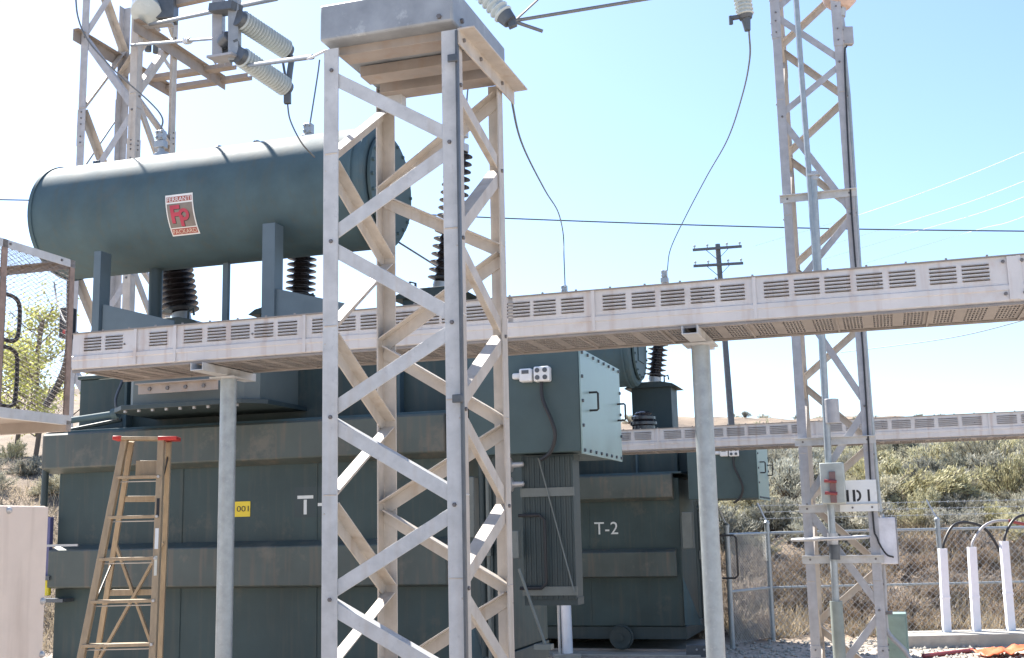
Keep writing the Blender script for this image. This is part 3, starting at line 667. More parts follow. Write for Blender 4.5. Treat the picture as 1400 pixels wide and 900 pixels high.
    for z0, z1 in ((1.77, 1.84), (.98, 1.05)):
        mb = MB(); mb.box(4.63, 5.085, -.118, -.102, z0, z1); P(mb, 'strap', STRIP, 0, ra)
    mb = MB(); mb.tube((4.80, -.14, 2.08), (5.07, -.14, 1.0), .006); mb.tube((4.66, -.3, 1.2), (4.86, -.3, .62), .012); mb.box(4.78, 4.92, -.34, -.26, .58, .62); P(mb, 'tie_rod', STRIP, 0, ra)
    # right end accessories
    mb = MB(); mb.box(4.1, 4.24, -.16, -.01, 1.45, 1.95); P(mb, 'control_cabinet', STRIP, .008)
    mb = MB(); mb.tube((4.3, -.12, .5), (4.3, -.12, 2.1), .03); mb.tube((4.42, -.1, .4), (4.42, -.1, 2.1), .045); mb.tube((4.3, -.12, 2.0), (4.42, -.1, 2.0), .04); P(mb, 'pipework', GREEND, 0)
    mb = MB(); mb.tube((4.36, -.16, .4), (4.36, -.16, 2.0), .016); mb.box(4.33, 4.39, -.2, -.14, 1.3, 1.42); P(mb, 'thermometer_stem', STRIP, 0)
    mb = MB(); mb.path([(4.62, -.15, 1.62), (4.80, -.15, 1.62), (4.84, -.15, 1.58), (4.84, -.15, 1.08), (4.80, -.15, 1.04), (4.62, -.15, 1.04)], .014, 8); P(mb, 'guard_loop', BLACK, 0)
    mb = MB()
    for z in (2.03, 1.87):
        mb.lathe([(0, 0), (.05, 0), (.05, .03), (.025, .04), (.025, .08), (.06, .09), (.06, .12), (.025, .13), (.02, .22), (0, .23)], (4.45, -.15, z), V((1, 0, .03)), 12)
    P(mb, 'drain_valve', ALU, 0)
    mb = MB(); mb.tube((4.55, -.18, .2), (4.55, -.18, 1.95), .02); P(mb, 'red_pipe', REDP, 0)
    mb = MB(); mb.box(4.52, 4.64, -.24, -.16, 1.28, 1.5); P(mb, 'alarm_box', STRIP, .006)
    # wheels
    for x in (.7, 3.15):
        for y in (-.03, 2.3):
            mb = MB(); mb.lathe([(0, 0), (.05, 0), (.05, .02), (.13, .025), (.15, .02), (.15, .08), (.175, .085), (.175, .1), (0, .1)], (x, y-.1, .235), V((0, 1, 0)), 32); P(mb, 'wheel', GREEND, 0)
    return t
def mark(t, body, x, z, h, y=-.004, patch=None):
    if patch:
        mb = MB(); mb.add([(patch[0], y+.002, patch[2]), (patch[1], y+.002, patch[2]), (patch[1], y+.002, patch[3]), (patch[0], y+.002, patch[3])], [(0, 1, 2, 3)])
        mb.build('number_patch', GREEND, t, local=True)
    mb = MB()
    if body == 'T-1':
        for (a, b, c, d) in ((0, .155, h-.028, h), (.062, .092, 0, h-.036), (.2, .255, h*.42, h*.58), (.31, .345, 0, h)):
            mb.add([(x+a, y, z+c), (x+b, y, z+c), (x+b, y, z+d), (x+a, y, z+d)], [(0, 1, 2, 3)])
    else:
        mb.text(body, h, lambda a, b: (x+a, y, z+b))
    mb.build('number_marking', TEXTW, t, local=True, smooth=False)
T1 = make_transformer(TR)
# second transformer: same type, further back and lower
o = TR.copy()
b2 = onp(925, 752, at(830, 722, 17.1), W)
loc2 = b2-U*3.98; loc2.z = 0
T2 = copy_tree(T1, loc2, -YAW, 'large dark green power transformer marked T-2 standing further back under the far duct')
ROOT[T2] = Matrix.Translation(loc2) @ Matrix.Rotation(-YAW, 4, 'Z')
def base(q): return q.name.split('.')[0]
def drop(q):
    for ch in [c for c in bpy.data.objects if c.parent == q]: drop(ch)
    bpy.data.objects.remove(q)
for c in [c for c in bpy.data.objects if c.parent == T2]:
    if base(c) in ('radiator', 'drain_valve', 'red_pipe', 'alarm_box'): drop(c); continue
    if base(c) == 'conservator': c.location.z -= .32; c.location.x += .25
    if base(c) == 'support_post': c.location.z -= .3
    if c.data is BUSH[1].data: c.location = (.22, 0, -.18)
    if c.data is BUSH[2].data: c.location = (.13, 0, .1)
c = ROOT[T2].inverted() @ onp(880, 583, ROOT[T2] @ V((0, .5, 0)), W)
mb = MB(); mb.lathe([(.0, -.35), (.17, -.3), (.17, 0), (.20, .02), (.20, .06), (.15, .08), (.18, .10), (.18, .14), (.12, .17), (.13, .19), (.08, .22), (0, .23)], c, Z, 24); mb.build('relief_dome', BROWNI, T2, local=True)
mark(T1, 'T-1', 2.53, 1.68, .165, patch=(2.50, 2.95, 1.655, 1.92))
l2 = ROOT[T2].inverted() @ onp(813, 731, loc2, W)
mark(T2, 'T-2', l2.x, l2.z, .175)
# yellow number label on T-1
mb = MB(); mb.add([(1.90, -.004, 1.675), (2.06, -.004, 1.675), (2.06, -.004, 1.81), (1.90, -.004, 1.81)], [(0, 1, 2, 3)]); yl = mb.build('yellow_label', YELLOW, T1, local=True)
mb = MB(); mb.text('001', .05, lambda a, b: (1.925+a, -.0065, 1.72+b), width=.12); mb.build('label_number', BLACK, yl, local=True, smooth=False)
# emblem wrapped on the T-1 conservator
def emblem():
    ax, az, r = .5, 4.74, .58
    lx0 = 1.14; wd, ht = .30, .40
    def on(x, s, lift):     # x along the axis, s arc length from the lower edge up
        th = R(-90-18)+0; ang = (s-.45)/r
        rr = r+lift; t = R(180-3)-ang
        return (lx0+x, ax+rr*math.cos(t), az+rr*math.sin(t))
    con = [c for c in T1.children if c.name.startswith('conservator')][0]
    def grid(x0, x1, s0, s1, lift, mb, n=8):
        xs = [x0, x1]; ss = [s0+(s1-s0)*i/n for i in range(n+1)]
        mb.sheet(xs, ss, lambda i, j: False, lambda x, s: on(x, s, lift))
    mb = MB()
    grid(0, wd, 0, ht, .003, mb.mat(0)); grid(.012, wd-.012, .085, ht-.085, .0045, mb.mat(1))
    grid(.012, wd-.012, .014, .075, .0045, mb.mat(2)); grid(.012, wd-.012, ht-.07, ht-.02, .0045, mb.mat(2))
    mb.mat(0).text('FERRANTI', .04, lambda a, b: on(.018+a, ht-.066+b, .006), 2, wd-.036)
    mb.mat(3).text('PACKARD', .042, lambda a, b: on(.022+a, .023+b, .006), 2, wd-.044)
    for dx, ds_, k, lf in ((.006, -.006, 5, .0060), (0, 0, 4, .0075)):
        mb.mat(k)
        for (a, b, c, d) in ((.045, .083, .13, .30), (.083, .15, .262, .30), (.083, .14, .195, .232)): grid(a+dx, b+dx, c+ds_, d+ds_, lf, mb)
        # P: stem and ring
        grid(.135+dx, .172+dx, .093+ds_, .2+ds_, lf+.0003, mb)
        vs = []; n = 24
        for i in range(n+1):
            t = 2*math.pi*i/n
            for q in (.058, .026): vs.append(on(.185+dx+q*math.cos(t), .205+ds_+q*math.sin(t), lf+.0006))
        mb.add(vs, [(2*i, 2*i+2, 2*i+3, 2*i+1) for i in range(n)])
    ms = [WHITE, mat('emblem_grey', (.20, .17, .15), .5), mat('emblem_red', (.34, .09, .07), .5), mat('emblem_tan', (.62, .50, .40), .5), mat('emblem_letter', (.42, .03, .07), .4), BLACK]
    mb.build('maker_emblem', ms, con, local=True, smooth=False)
emblem()

# concrete pads and rails
mb = MB(); a = ROOT[T1]
pd = thing('concrete_pad', 'low concrete pad under the T-1 transformer', 'concrete pad', a @ V((0, 0, -.27)), -YAW)
mb.box(-.4, 5.0, -.25, 3.2, -.02, .20); mb.build('slab', CONC, pd, local=True, bevel=.02)
for y in (.1, 2.25):
    mb = MB(); mb.box(-.4, 5.0, y, y+.06, .2, .27+.06); mb.build('rail', BEAMM, pd, local=True, bevel=.006)
pd = thing('concrete_pad', 'low concrete pad with rails under the T-2 transformer', 'concrete pad', loc2, -YAW)
mb = MB(); mb.box(-.5, 4.3, -.35, 3.2, -.02, .03); mb.build('slab', CONC, pd, local=True, bevel=.01)
for y in (.06, 2.21):
    mb = MB(); mb.box(-.5, 4.15, y+.02, y+.08, .03, .062); mb.box(-.5, 4.15, y-.03, y+.13, .03, .036); mb.build('rail', BEAMM, pd, local=True, bevel=.004)
c = ROOT[T2] @ V((4.35, -.25, 0))
blk = thing('rail_stop', 'dark bolted steel stop at the end of the T-2 rails', 'rail stop', c, -YAW)
mb = MB(); mb.box(-.25, .2, -.06, .06, 0, .16)
for x in (-.1, 0, .1): mb.mat(1).bolt((x, -.06, .1), (0, -1, 0), .018, .015)
mb.build('stop_block', [FIT, ALU], blk, local=True, bevel=.006)
# white post by the radiator
c = atz(775, 897, 0.0); yq = 16.3
b = atz(776, 893, .06); a = b
wp = thing('steel_post', 'short white steel post on a small footing under the T-1 radiator', 'post', (b.x, b.y, 0))
mb = MB(); mb.tube((b.x, b.y, .06), (b.x-.02, b.y, 1.9), .075, n=20); mb.build('post_tube', POSTW, wp)
mb = MB(); mb.tube((b.x-.11, b.y-.03, .06), (b.x-.11, b.y-.03, .9), .02); mb.build('side_conduit', ALU, wp)
mb = MB(); mb.box(b.x-.2, b.x+.18, b.y-.18, b.y+.18, 0, .06); mb.build('footing', CONC, wp, bevel=.01)

# ------------------------------------------------------------------ cable ducts
def make_duct(root, L, h, wd, groups, lw, flange_x):
    """local: x along the duct, y back, z up from the underside; groups: louvre start positions."""
    mb = MB()
    lip = h*.40
    # front sheet with louvre slots
    lz0, lz1 = h*.50, h*.91; nsl = 5; st = (lz1-lz0)/nsl
    xs = [0.0]; lou = []
    for x in groups:
        if 0 <= x < L-lw-.05: xs += [x, x+lw]; lou.append(x)
    xs.append(L)
    zs = [lip]
    for k in range(nsl): zs += [lz0+st*k+st*.08, lz0+st*k+st*.66]
    zs += [h]
    mb.sheet(xs, zs, lambda i, j: (i % 2 == 1 and j % 2 == 1), lambda x, z: (x, 0, z))
    # lower lip, stepped proud
    mb.add([(0, 0, lip), (L, 0, lip), (L, -.010, lip-.006), (0, -.010, lip-.006), (0, -.010, lip*.68), (L, -.010, lip*.68), (0, -.004, lip*.64), (L, -.004, lip*.64), (0, -.004, .012), (L, -.004, .012), (0, .012, 0), (L, .012, 0)],
           [(3, 2, 1, 0), (4, 5, 2, 3), (6, 7, 5, 4), (8, 9, 7, 6), (10, 11, 9, 8)])
    # ends, back and top
    mb.add([(0, 0, 0), (0, wd, 0), (0, wd, h), (0, 0, h), (L, 0, 0), (L, wd, 0), (L, wd, h), (L, 0, h)], [(0, 3, 2, 1), (4, 5, 6, 7), (1, 2, 6, 5)])
    sh = mb.build('side_sheet', DUCT, root, local=True)
    mb = MB(); mb.box(-.008, L+.008, -.014, wd+.014, h, h+.008)
    x = .03
    while x < L: mb.bolt((x, wd*.0+.004, h+.008), (0, 0, 1), .008, .012); x += .22
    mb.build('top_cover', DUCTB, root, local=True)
    # louvre hoods
    for x in lou:
        mb = MB()
        for k in range(nsl):
            z = lz0+st*k
            mb.prism([(0, z+st*.62), (-.011, z+st*.42), (-.0095, z+st*.38), (.002, z+st*.56)], (x-.002, 0, 0), (x+lw+.002, 0, 0), (0, 1, 0), (0, 0, 1))
        mb.build('louvre', DUCT, root, local=True, smooth=False)
    prev = None
    for x in lou:       # section seams between groups of louvres
        if prev is not None and x-prev > lw+.1:
            m_ = (x+prev+lw)/2; mb = MB(); mb.box(m_-.011, m_+.011, -.0125, .002, .01, h); mb.build('section_seam', DUCT, root, local=True)
        prev = x
    # perforated underside
    bw = .12; n = 6
    xs = [0.0]; x = .12; hx = set()
    while x < L-.2:
        for k in range(n):
            hx.add(len(xs)); xs += [x+k*bw/n, x+k*bw/n+bw/n*.55]
        x += bw+.055
    # indices of hole columns: start of each pair
    xs2 = [0.0]; holes = set(); x = .12
    while x < L-.2:
        for k in range(n):
            xs2.append(x+k*bw/n); holes.add(len(xs2)-1); xs2.append(x+k*bw/n+bw/n*.6)
        x += bw+.055
    xs2.append(L)
    ys = [.012]; yh = set()
    y = .05
    while y < wd-.1:
        ys.append(y); yh.add(len(ys)-1); ys.append(y+.05); y += .075
    ys.append(wd)
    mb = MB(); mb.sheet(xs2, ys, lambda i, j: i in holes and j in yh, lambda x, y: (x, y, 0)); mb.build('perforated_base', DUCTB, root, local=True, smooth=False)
    mb = MB()
    x = .085
    while x < L: mb.box(x-.006, x+.006, .02, wd-.01, -.012, -.001); x += (bw+.055)*3
    mb.box(.0, L, .0, .025, -.014, -.002); mb.box(.0, L, wd-.025, wd, -.014, -.002); mb.build('base_rib', DUCTB, root, local=True)
    for fx in flange_x:
        mb = MB(); mb.box(fx-.03, fx+.03, -.014, -.001, .015, h-.002)
        for z in (.05, h-.03):
            for dx in (-.05, .05): mb.mat(1).bolt((fx+dx, -.013, z), (0, -1, 0), .011, .01)
        mb.mat(0); mb.build('joint_flange', [DUCT, BOLT], root, local=True)
    mb = MB()
    for k in range(int(L/1.0)): mb.bolt((.44+k*1.03, -.001, h*.62), (0, -1, 0), .008, .006); 
    mb.build('cover_screws', BOLT, root, local=True)

D0 = onp(98, 515, at(750, 400, 7.3), W)
zd = 2.985; hd = .265
du = thing('cable_duct', 'long louvred grey cable duct crossing the picture in front of the transformers', 'cable duct', (D0.x, D0.y, zd), -YAW, 'louvred cable ducts')
dI = ROOT[du].inverted()
LP = [116, 145, 205, 252, 284, 316, 348, 380, 427, 459, 493, 540, 572, 604, 638, 672, 695, 730, 768, 825, 865, 905, 946, 987, 1047, 1089, 1131, 1175, 1220, 1276, 1321]
gx = [(dI @ onp(p, 440, D0, W)).x for p in LP]
gx = [x for i, x in enumerate(gx)]
last = gx[-1]+.46
while last < 9: gx += [last+i*.19 for i in range(5)]; last += 1.15
fx = (dI @ onp(1386, 380, D0, W)).x
make_duct(du, 9.5, hd, .62, gx, .146, [fx])

P2 = at(1120, 580, 14.2); E0 = onp(850, 612, P2, W); E0 = E0-U*5.5
d2 = thing('cable_duct', 'far louvred cable duct passing behind the right column', 'cable duct', (E0.x, E0.y, 2.72), -YAW, 'louvred cable ducts')
g2 = []; x = .2
while x < 14:
    g2 += [x+i*.262 for i in range(7)]; x += 1.95
make_duct(d2, 15, .26, .62, g2, .215, [])

def duct_post(px_top, label, arm_len, y=.36, cap=False):
    # px_top: pixel of the post centre just below the duct
    base = ROOT[du] @ V((0, y, 0))
    p = onp(px_top[0], px_top[1], base, W)
    t = thing('duct_post', label, 'post', (p.x, p.y, 0), -YAW, 'galvanised posts under the near duct')
    top = zd-.075 if cap else zd-.085
    mb = MB(); mb.tube((0, 0, 0), (0, 0, top), .0585, n=28); mb.build('post_tube', PIPE, t, local=True)
    mb = MB(); mb.box(-.1, .1, -.1, .1, top, top+.012); mb.build('cap_plate', GALV, t, local=True, bevel=.002)
    mb = MB(); mb.channel((-.05, -.42, top+.014), (-.05, .3, top+.014), (1, 0, 0), (0, 0, 1), .10, .055, .008); mb.build('support_arm', GALV, t, local=True, bevel=.002)
    mb = MB(); mb.box(-.12, .12, -.12, .12, 0, .012); mb.build('base_plate', GALVD, t, local=True)
    return t
duct_post((312, 560), 'galvanised round post under the near duct beside the wooden ladder', .4)
duct_post((962, 560), 'galvanised round post under the near duct in front of the T-2 transformer', .4, cap=True)

# ------------------------------------------------------------------ step ladder
def ladder():
    yT, yB = 8.75, 8.45
    def g(p, q, n=0):      # extend line p->q to the ground
        t = (0-p.z)/(q.z-p.z); return p+(q-p)*t
    fl0, fl1 = at(171, 602, yT), at(111, 900, yB); fr0, fr1 = at(221, 602, yT), at(209, 900, yB)
    rl0, rl1 = at(180, 604, yT+.1), at(132, 900, yT+.5); rr0, rr1 = at(231, 604, yT+.1), at(219, 900, yT+.5)
    fl2, fr2, rl2, rr2 = g(fl0, fl1), g(fr0, fr1), g(rl0, rl1), g(rr0, rr1)
    root = (fl2+fr2+rl2+rr2)/4
    t = thing('step_ladder', 'open wooden step ladder with red top ends beside the T-1 transformer', 'ladder', (root.x, root.y, 0))
    side = V((0, -1, 0))
    for a, b in ((fl0, fl2), (fr0, fr2)):
        mb = MB(); mb.beam(a, b, .046, .075, up=V((.12, -1, 0))); mb.build('front_rail', WOOD, t, bevel=.003)
    for a, b in ((rl0, rl2), (rr0, rr2)):
        mb = MB(); mb.beam(a, b, .038, .045, up=V((.12, -1, 0))); mb.build('rear_rail', WOOD, t, bevel=.003)
    zs = [at(200, y, yT).z for y in (653, 707, 763, 819, 876)]
    dz = zs[3]-zs[4]; zs += [zs[4]-dz*(k+1) for k in range(2)]
    for z in zs:
        a = fl0.lerp(fl2, (fl0.z-z)/(fl0.z-fl2.z)); b = fr0.lerp(fr2, (fr0.z-z)/(fr0.z-fr2.z))
        mb = MB(); mb.beam(a, b, .09, .022); mb.build('step', WOOD, t, bevel=.003)
        d = (b-a).normalized(); mb = MB(); mb.tube(a-V((0, 0, .03))-d*.02, b-V((0, 0, .03))+d*.02, .005, n=6); mb.bolt(b+V((0, -.045, 0)), V((0, -1, 0)), .012, .01); mb.build('step_rod', ALU, t)
    for k, f in enumerate((.17, .45, .72)):
        a, b = rl0.lerp(rl2, f), rr0.lerp(rr2, f); mb = MB(); mb.beam(a, b, .02, .045); mb.build('rear_rung', WOOD, t, bevel=.003)
    a, b = rl0.lerp(rl2, .3), rr0.lerp(rr2, .68); mb = MB(); mb.beam(a, b, .02, .04, up=V((0, -1, 0))); mb.build('rear_brace', WOOD, t, bevel=.002)
    a, b = rr0.lerp(rr2, .3), rl0.lerp(rl2, .68); mb = MB(); mb.beam(a+V((0, -.025, 0)), b+V((0, -.025, 0)), .02, .04, up=V((0, -1, 0))); mb.build('rear_brace', WOOD, t, bevel=.002)
    a, b = fl0.lerp(rl0, .1), fr0.lerp(rr0, .3)
    d = (b-a).normalized(); a = a-d*.06; b = b+d*.09
    mb = MB(); mb.beam(a+Z*.012, b+Z*.012, .15, .024); mb.build('top_cap', WOOD, t, bevel=.003)
    mb = MB(); mb.beam(a-d*.02+Z*.012, a+d*.045+Z*.014, .156, .03); mb.build('red_end', RED, t, bevel=.006)
    mb = MB(); mb.beam(b-d*.12+Z*.012, b+d*.02+Z*.014, .156, .03); mb.build('red_end', RED, t, bevel=.006)
    m0 = fl0.lerp(fr0, .5); mb = MB(); mb.beam(at(186, 640, yT+.02), at(219, 640, yT+.02), .02, .11); mb.build('back_panel', WOOD, t, bevel=.003)
    for (f, r_) in ((fl0.lerp(fl2, .5), rl0.lerp(rl2, .36)), (fr0.lerp(fr2, .16), rr0.lerp(rr2, .04))):
        mb = MB(); mb.beam(f, r_, .006, .02); mb.build('spreader', BLACK, t)
    a = fr0.lerp(fr2, .26); d = (fr2-fr0).normalized(); n_ = V((.12, -1, 0)).normalized()*.041
    mb = MB(); mb.beam(a+n_, a+n_+d*.15, .025, .002, up=V((.12, -1, 0))); mb.build('warning_label', WHITE, t)
    mb = MB(); mb.beam(a+n_+d*.2, a+n_+d*.34, .02, .002, up=V((.12, -1, 0))); mb.build('data_label', CREAM, t)
    mb = MB(); mb.beam(a+n_-d*.22, a+n_-d*.08, .02, .002, up=V((.12, -1, 0))); mb.build('dark_label', BLACK, t)
ladder()

# ------------------------------------------------------------------ beige cabinet, lower left
c = at(65, 692, 4.6); zt = c.z
cb = thing('beige_cabinet', 'beige sheet metal cabinet with bolt heads at the lower left corner', 'cabinet', (c.x, c.y, 0), -YAW)
mb = MB(); mb.box(-.9, 0, -1.6, 0, .0, zt); mb.build('cabinet_body', BEIGE, cb, local=True, bevel=.008)
mb = MB(); mb.box(.001, .007, -1.59, -.002, .02, zt-.004); pn = mb.build('side_panel', BEIGE, cb, local=True, bevel=.002)
pl = ROOT[cb].inverted()
for px, py in ((12, 698), (58, 822), (57, 895), (-40, 700), (60, 1010)):
    p = pl @ onp(px, py, ROOT[cb] @ V((.007, 0, 0)), U); mb = MB(); mb.lathe([(.0, .012), (.008, .010), (.013, .004), (.014, 0)][::-1], (.007, p.y, p.z), V((1, 0, 0)), 14); mb.build('panel_bolt', ALU, pn, local=True)

# ------------------------------------------------------------------ mesh cage, left
c = at(103, 357, 6.7); ztop = c.z; zdk = at(103, 568, 6.7).z
cg = thing('mesh_cage', 'rusty mesh cage on a raised platform at the left edge', 'mesh cage', (c.x, c.y, zdk), -YAW)
hc = ztop-zdk; DX, DY = 1.3, 2.6
def cg_frame(name, m, *boxes):
    mb = MB()
    for b in boxes: mb.box(*b)
    return mb.build(name, m, cg, local=True, bevel=.002)
mb = MB(); mb.angle((0, -DY, hc), (0, .0, hc), (0, 0, -1), (-1, 0, 0), .045, .005); 
for k in range(6): mb.mat(1).bolt((.0, -.12-k*.42, hc-.02), (1, 0, 0), .008, .008)
mb.mat(0); mb.build('top_rail', [GALV, BOLT], cg, local=True)
mb = MB(); mb.angle((-DX, 0, hc), (0, 0, hc), (0, 0, -1), (0, -1, 0), .045, .005); mb.build('top_rail', BEAMM, cg, local=True)
yq = (ROOT[cg].inverted() @ onp(8, 400, c, U)).y
for y in (0, yq, -DY): mb = MB(); mb.angle((0, y, 0), (0, y, hc), (0, -1, 0), (-1, 0, 0), .04, .005); mb.build('corner_post', RUSTM, cg, local=True)
mb = MB(); mb.angle((-DX, 0, 0), (-DX, 0, hc), (0, -1, 0), (1, 0, 0), .04, .005); mb.build('corner_post', RUSTM, cg, local=True)
mb = MB(); mb.channel((0, -DY, -.055), (0, .02, -.055), (0, 0, 1), (-1, 0, 0), .055, .03, .006); mb.build('deck_beam', GALV, cg, local=True)
mb = MB(); mb.box(-DX, -.02, -DY, .02, -.03, -.008); mb.box(-DX, .0, -.02, .02, -.09, -.03); mb.box(-DX, .0, -.9, -.84, -.09, -.03); mb.build('deck', BEAMM, cg, local=True)
def wires(a0, ea, la, eb, lb, pitch_a, pitch_b, r, name):
    mb = MB(); n = int(la/pitch_a)+int(lb*pitch_a/pitch_b/pitch_a)+2
    k = pitch_a/pitch_b     # diagonal slope
    total = la+lb*k; s = -lb*k
    while s < la:
        for sg_ in (1, -1):
            # line: x = s + k*y (sg=1) or mirrored
            pts = []
            y0 = max(0, -s/k); y1 = min(lb, (la-s)/k)
            if y1 > y0+.005:
                xa, xb = s+k*y0, s+k*y1
                if sg_ < 0: xa, xb = la-xa, la-xb
                mb.tube(V(a0)+V(ea)*xa+V(eb)*y0, V(a0)+V(ea)*xb+V(eb)*y1, r, n=3)
        s += pitch_a
    return mb
mb = wires((-.006, -DY, 0), (0, 1, 0), DY, (0, 0, 1), hc, .056, .027, .0013, 'm'); mb.build('side_mesh', MESHM, cg, local=True, smooth=False)
mb = wires((-DX, -.006, 0), (1, 0, 0), DX, (0, 0, 1), hc, .056, .027, .0013, 'm'); mb.build('end_mesh', MESHM, cg, local=True, smooth=False)
mb = wires((-DX, -DY, hc-.006), (0, 1, 0), DY, (1, 0, 0), DX, .056, .027, .0013, 'm'); mb.build('top_mesh', MESHM, cg, local=True, smooth=False)
# cabinet inside the cage
c2 = onp(6, 470, ROOT[cg] @ V((-.2, -.8, 0)), U); l = ROOT[cg].inverted() @ c2
ec = thing('control_cabinet', 'dark grey control cabinet standing inside the mesh cage', 'cabinet', ROOT[cg] @ V((-.2, l.y, -.005)), -YAW)
mb = MB(); mb.box(-.5, .0, -.8, 0, 0, hc*.80); mb.build('cabinet_body', mat('cabinet_grey', (.10, .09, .09), .5), ec, local=True, bevel=.006)
for za, zb_ in ((.42, .68), (.05, .38)):
    mb = MB(); mb.path([(-.02, 0, zb_), (-.02, .09, zb_-.01), (-.02, .13, zb_-.06), (-.02, .13, za+.05), (-.02, .09, za), (-.02, 0, za)], .012, 8, 3); mb.build('cable_loop', RUBBER, ec, local=True)
cp = [at(96, 380, 7.3), at(95, 440, 7.3), at(92, 490, 7.3), at(80, 525, 7.4), at(62, 556, 7.4)]
w = MB(); w.path(cp, .022, 10, 6); tag(w.build('power_cable', RUBBER), 'thick dark cable curving down behind the mesh cage', 'cable')
w = MB(); w.path([at(74, 386, 10.2), at(78, 412, 10.0), at(86, 435, 9.5), at(94, 446, 9.2)], .008, 6, 5); tag(w.build('ground_wire', WIRE), 'thin wire hanging from the left end of the conservator', 'wire')

# ------------------------------------------------------------------ wires
def wire(name, label, pts, r, m=WIRE, cat='wire', smooth=8):
    w = MB(); w.path(pts, r, 6, smooth); return tag(w.build(name, m), label, cat)
def tl(M_, x, y, z): return M_ @ V((x, y, z))
m1, m2 = ROOT[T1], ROOT[T2]
tA, tB, tC = (V((.0, 1.45, 6.0)), V((1.87, 1.45, 5.84)), V((3.65, 1.45, 5.67)))
print('T1 tops', [proj(m1 @ t) for t in (tA, tB, tC)], 'T2 tops', [proj(m2 @ t) for t in (tA, tB, tC)])
eA, eB, eC = [m1 @ t for t in (tA, tB, tC)]
fB, fC = m2 @ (tB+V((.22, 0, -.18))), m2 @ (tC+V((.13, 0, .1)))
wire('drop_wire', 'dark drop wire curving from the top left corner to the first bushing', [at(103, -10, eA.y), at(107, 25, eA.y), at(122, 58, eA.y), at(160, 100, eA.y), at(205, 140, eA.y), at(222, 162, eA.y), eA], .010)
wire('drop_wire', 'short drop wire from the hanging switch rod to the middle bushing', [at(437, 82, eB.y), at(434, 105, eB.y), eB], .009)
wire('drop_wire', 'thin drop wire below the lower hanging insulator', [at(393, 142, 9.7), at(397, 165, 9.7), at(412, 195, 9.7), at(430, 215, 9.9)], .008)
wire('drop_wire', 'thin drop wire behind the near column to the right bushing', [at(648, 92, eC.y), at(640, 120, eC.y), eC], .009)
wire('drop_wire', 'long drop wire sagging from the near column to the middle T-2 bushing', [at(697, 100, 8.5), at(701, 145, 9), at(715, 200, 10.5), at(745, 260, 13), at(763, 290, 16), at(770, 320, fB.y), at(771, 350, fB.y), fB], .010)
wire('drop_wire', 'long drop wire sagging from the hanging insulator to the right T-2 bushing', [at(1024, 42, YH), at(1025, 80, YH+.5), at(1015, 130, YH+2), at(995, 190, YH+4), at(967, 240, YH+6), at(938, 295, YH+7.5), at(917, 340, fC.y), fC], .009)
wire('overhead_line', 'single dark overhead line crossing the sky behind the columns', [at(-60, 272, 42), at(300, 280, 42), at(700, 299, 42), at(1100, 312, 42), at(1460, 317, 42)], .025, FIT)
wire('guy_wire', 'thin slanting rod behind the far left column', [at(117, 226, 15.6), at(185, 125, 16.4)], .012, WIRE, 'wire', 0)
wire('guy_wire', 'thin tie rod slanting from the conservator end cover', [at(546, 332, 11.5), at(600, 366, 12.4)], .01, WIRE, 'wire', 0)
for k, (a, b) in enumerate((((1180, 292), (1420, 200)), ((1235, 305), (1420, 240)), ((1255, 316), (1420, 262)), ((1330, 316), (1420, 288)))):
    wire('transmission_line', 'faint pale transmission line in the sky right of the right column', [at(a[0]-150, a[1]+45, 130), at(*a, 128), at((a[0]+b[0])/2, (a[1]+b[1])/2+3, 110), at(*b, 90)], .02, mat('pale_conductor', (.7, .72, .75), .4), 'wire')['group'] = 'pale lines at the right'
wire('service_line', 'thin pale service line below the right end of the near duct', [at(1150, 482, 60), at(1300, 462, 50), at(1430, 430, 40)], .02, WIRE)

# utility pole on the hill
YP = 58
pt, pb = at(981, 334, YP), at(1001, 590, YP)
up = thing('utility_pole', 'dark timber utility pole with two crossarms beyond the duct', 'utility pole', (pb.x, pb.y, pb.z-.6))
mb = MB(); mb.tube(pb-Z*.6, pt, .17, .13, 12); mb.build('pole_shaft', POLEW, up)
for (a, b) in (((947, 342), (1014, 337)), ((948, 364), (1016, 360))):
    p, q = at(*a, YP-.2), at(*b, YP-.2)
    mb = MB(); mb.beam(p, q, .1, .13); ar = mb.build('crossarm', POLEW, up)
    mb = MB(); m_ = p.lerp(q, .5)
    for f in (.25, .75): mb.beam(p.lerp(q, f), m_-Z*.6, .03, .03)
    mb.build('arm_brace', POLEW, up)
    for f in (.04, .3, .7, .96):
        c = p.lerp(q, f)+Z*.06; mb = MB(); mb.lathe([(.03, 0), (.03, .08), (.07, .1), (.07, .16), (.03, .2), (0, .21)], c, Z, 10); mb.build('pin_insulator', GREYI, ar)

# ------------------------------------------------------------------ fence
YFN = 18.3
def fpost(x, y, name, label, h=1.75, arm=True, group='chain link fence posts'):
    z = ground_z(x, y)
    t = thing(name, label, 'fence post', (x, y, z), 0, group)
    mb = MB(); mb.tube((0, 0, -.1), (0, 0, h), .038, n=12); mb.lathe([(.045, 0), (.045, .03), (.02, .06), (0, .07)], (0, 0, h), Z, 12); mb.build('post_tube', PIPE, t, local=True)
    if arm:
        mb = MB(); mb.beam((0, 0, h+.03), (-.1, .12, h+.33), .03, .012); mb.build('barb_arm', GALV, t, local=True)
    return t
pA, pB, pC = at(1001, 870, 17.4), at(1057, 868, YFN), at(1294, 868, YFN)
xs_p = [pB.x, pC.x, pC.x+2.75]
fpost(pA.x, pA.y, 'fence_post', 'fence corner post beside the dark T-2 cabinet', 1.72)
for i, x in enumerate(xs_p):
    fpost(x, YFN, 'fence_post', ['fence post with slanted top arm left of the right column', 'fence post behind the three white risers', 'fence post beyond the rightmost white riser'][i])
xl = pB.x-3.0
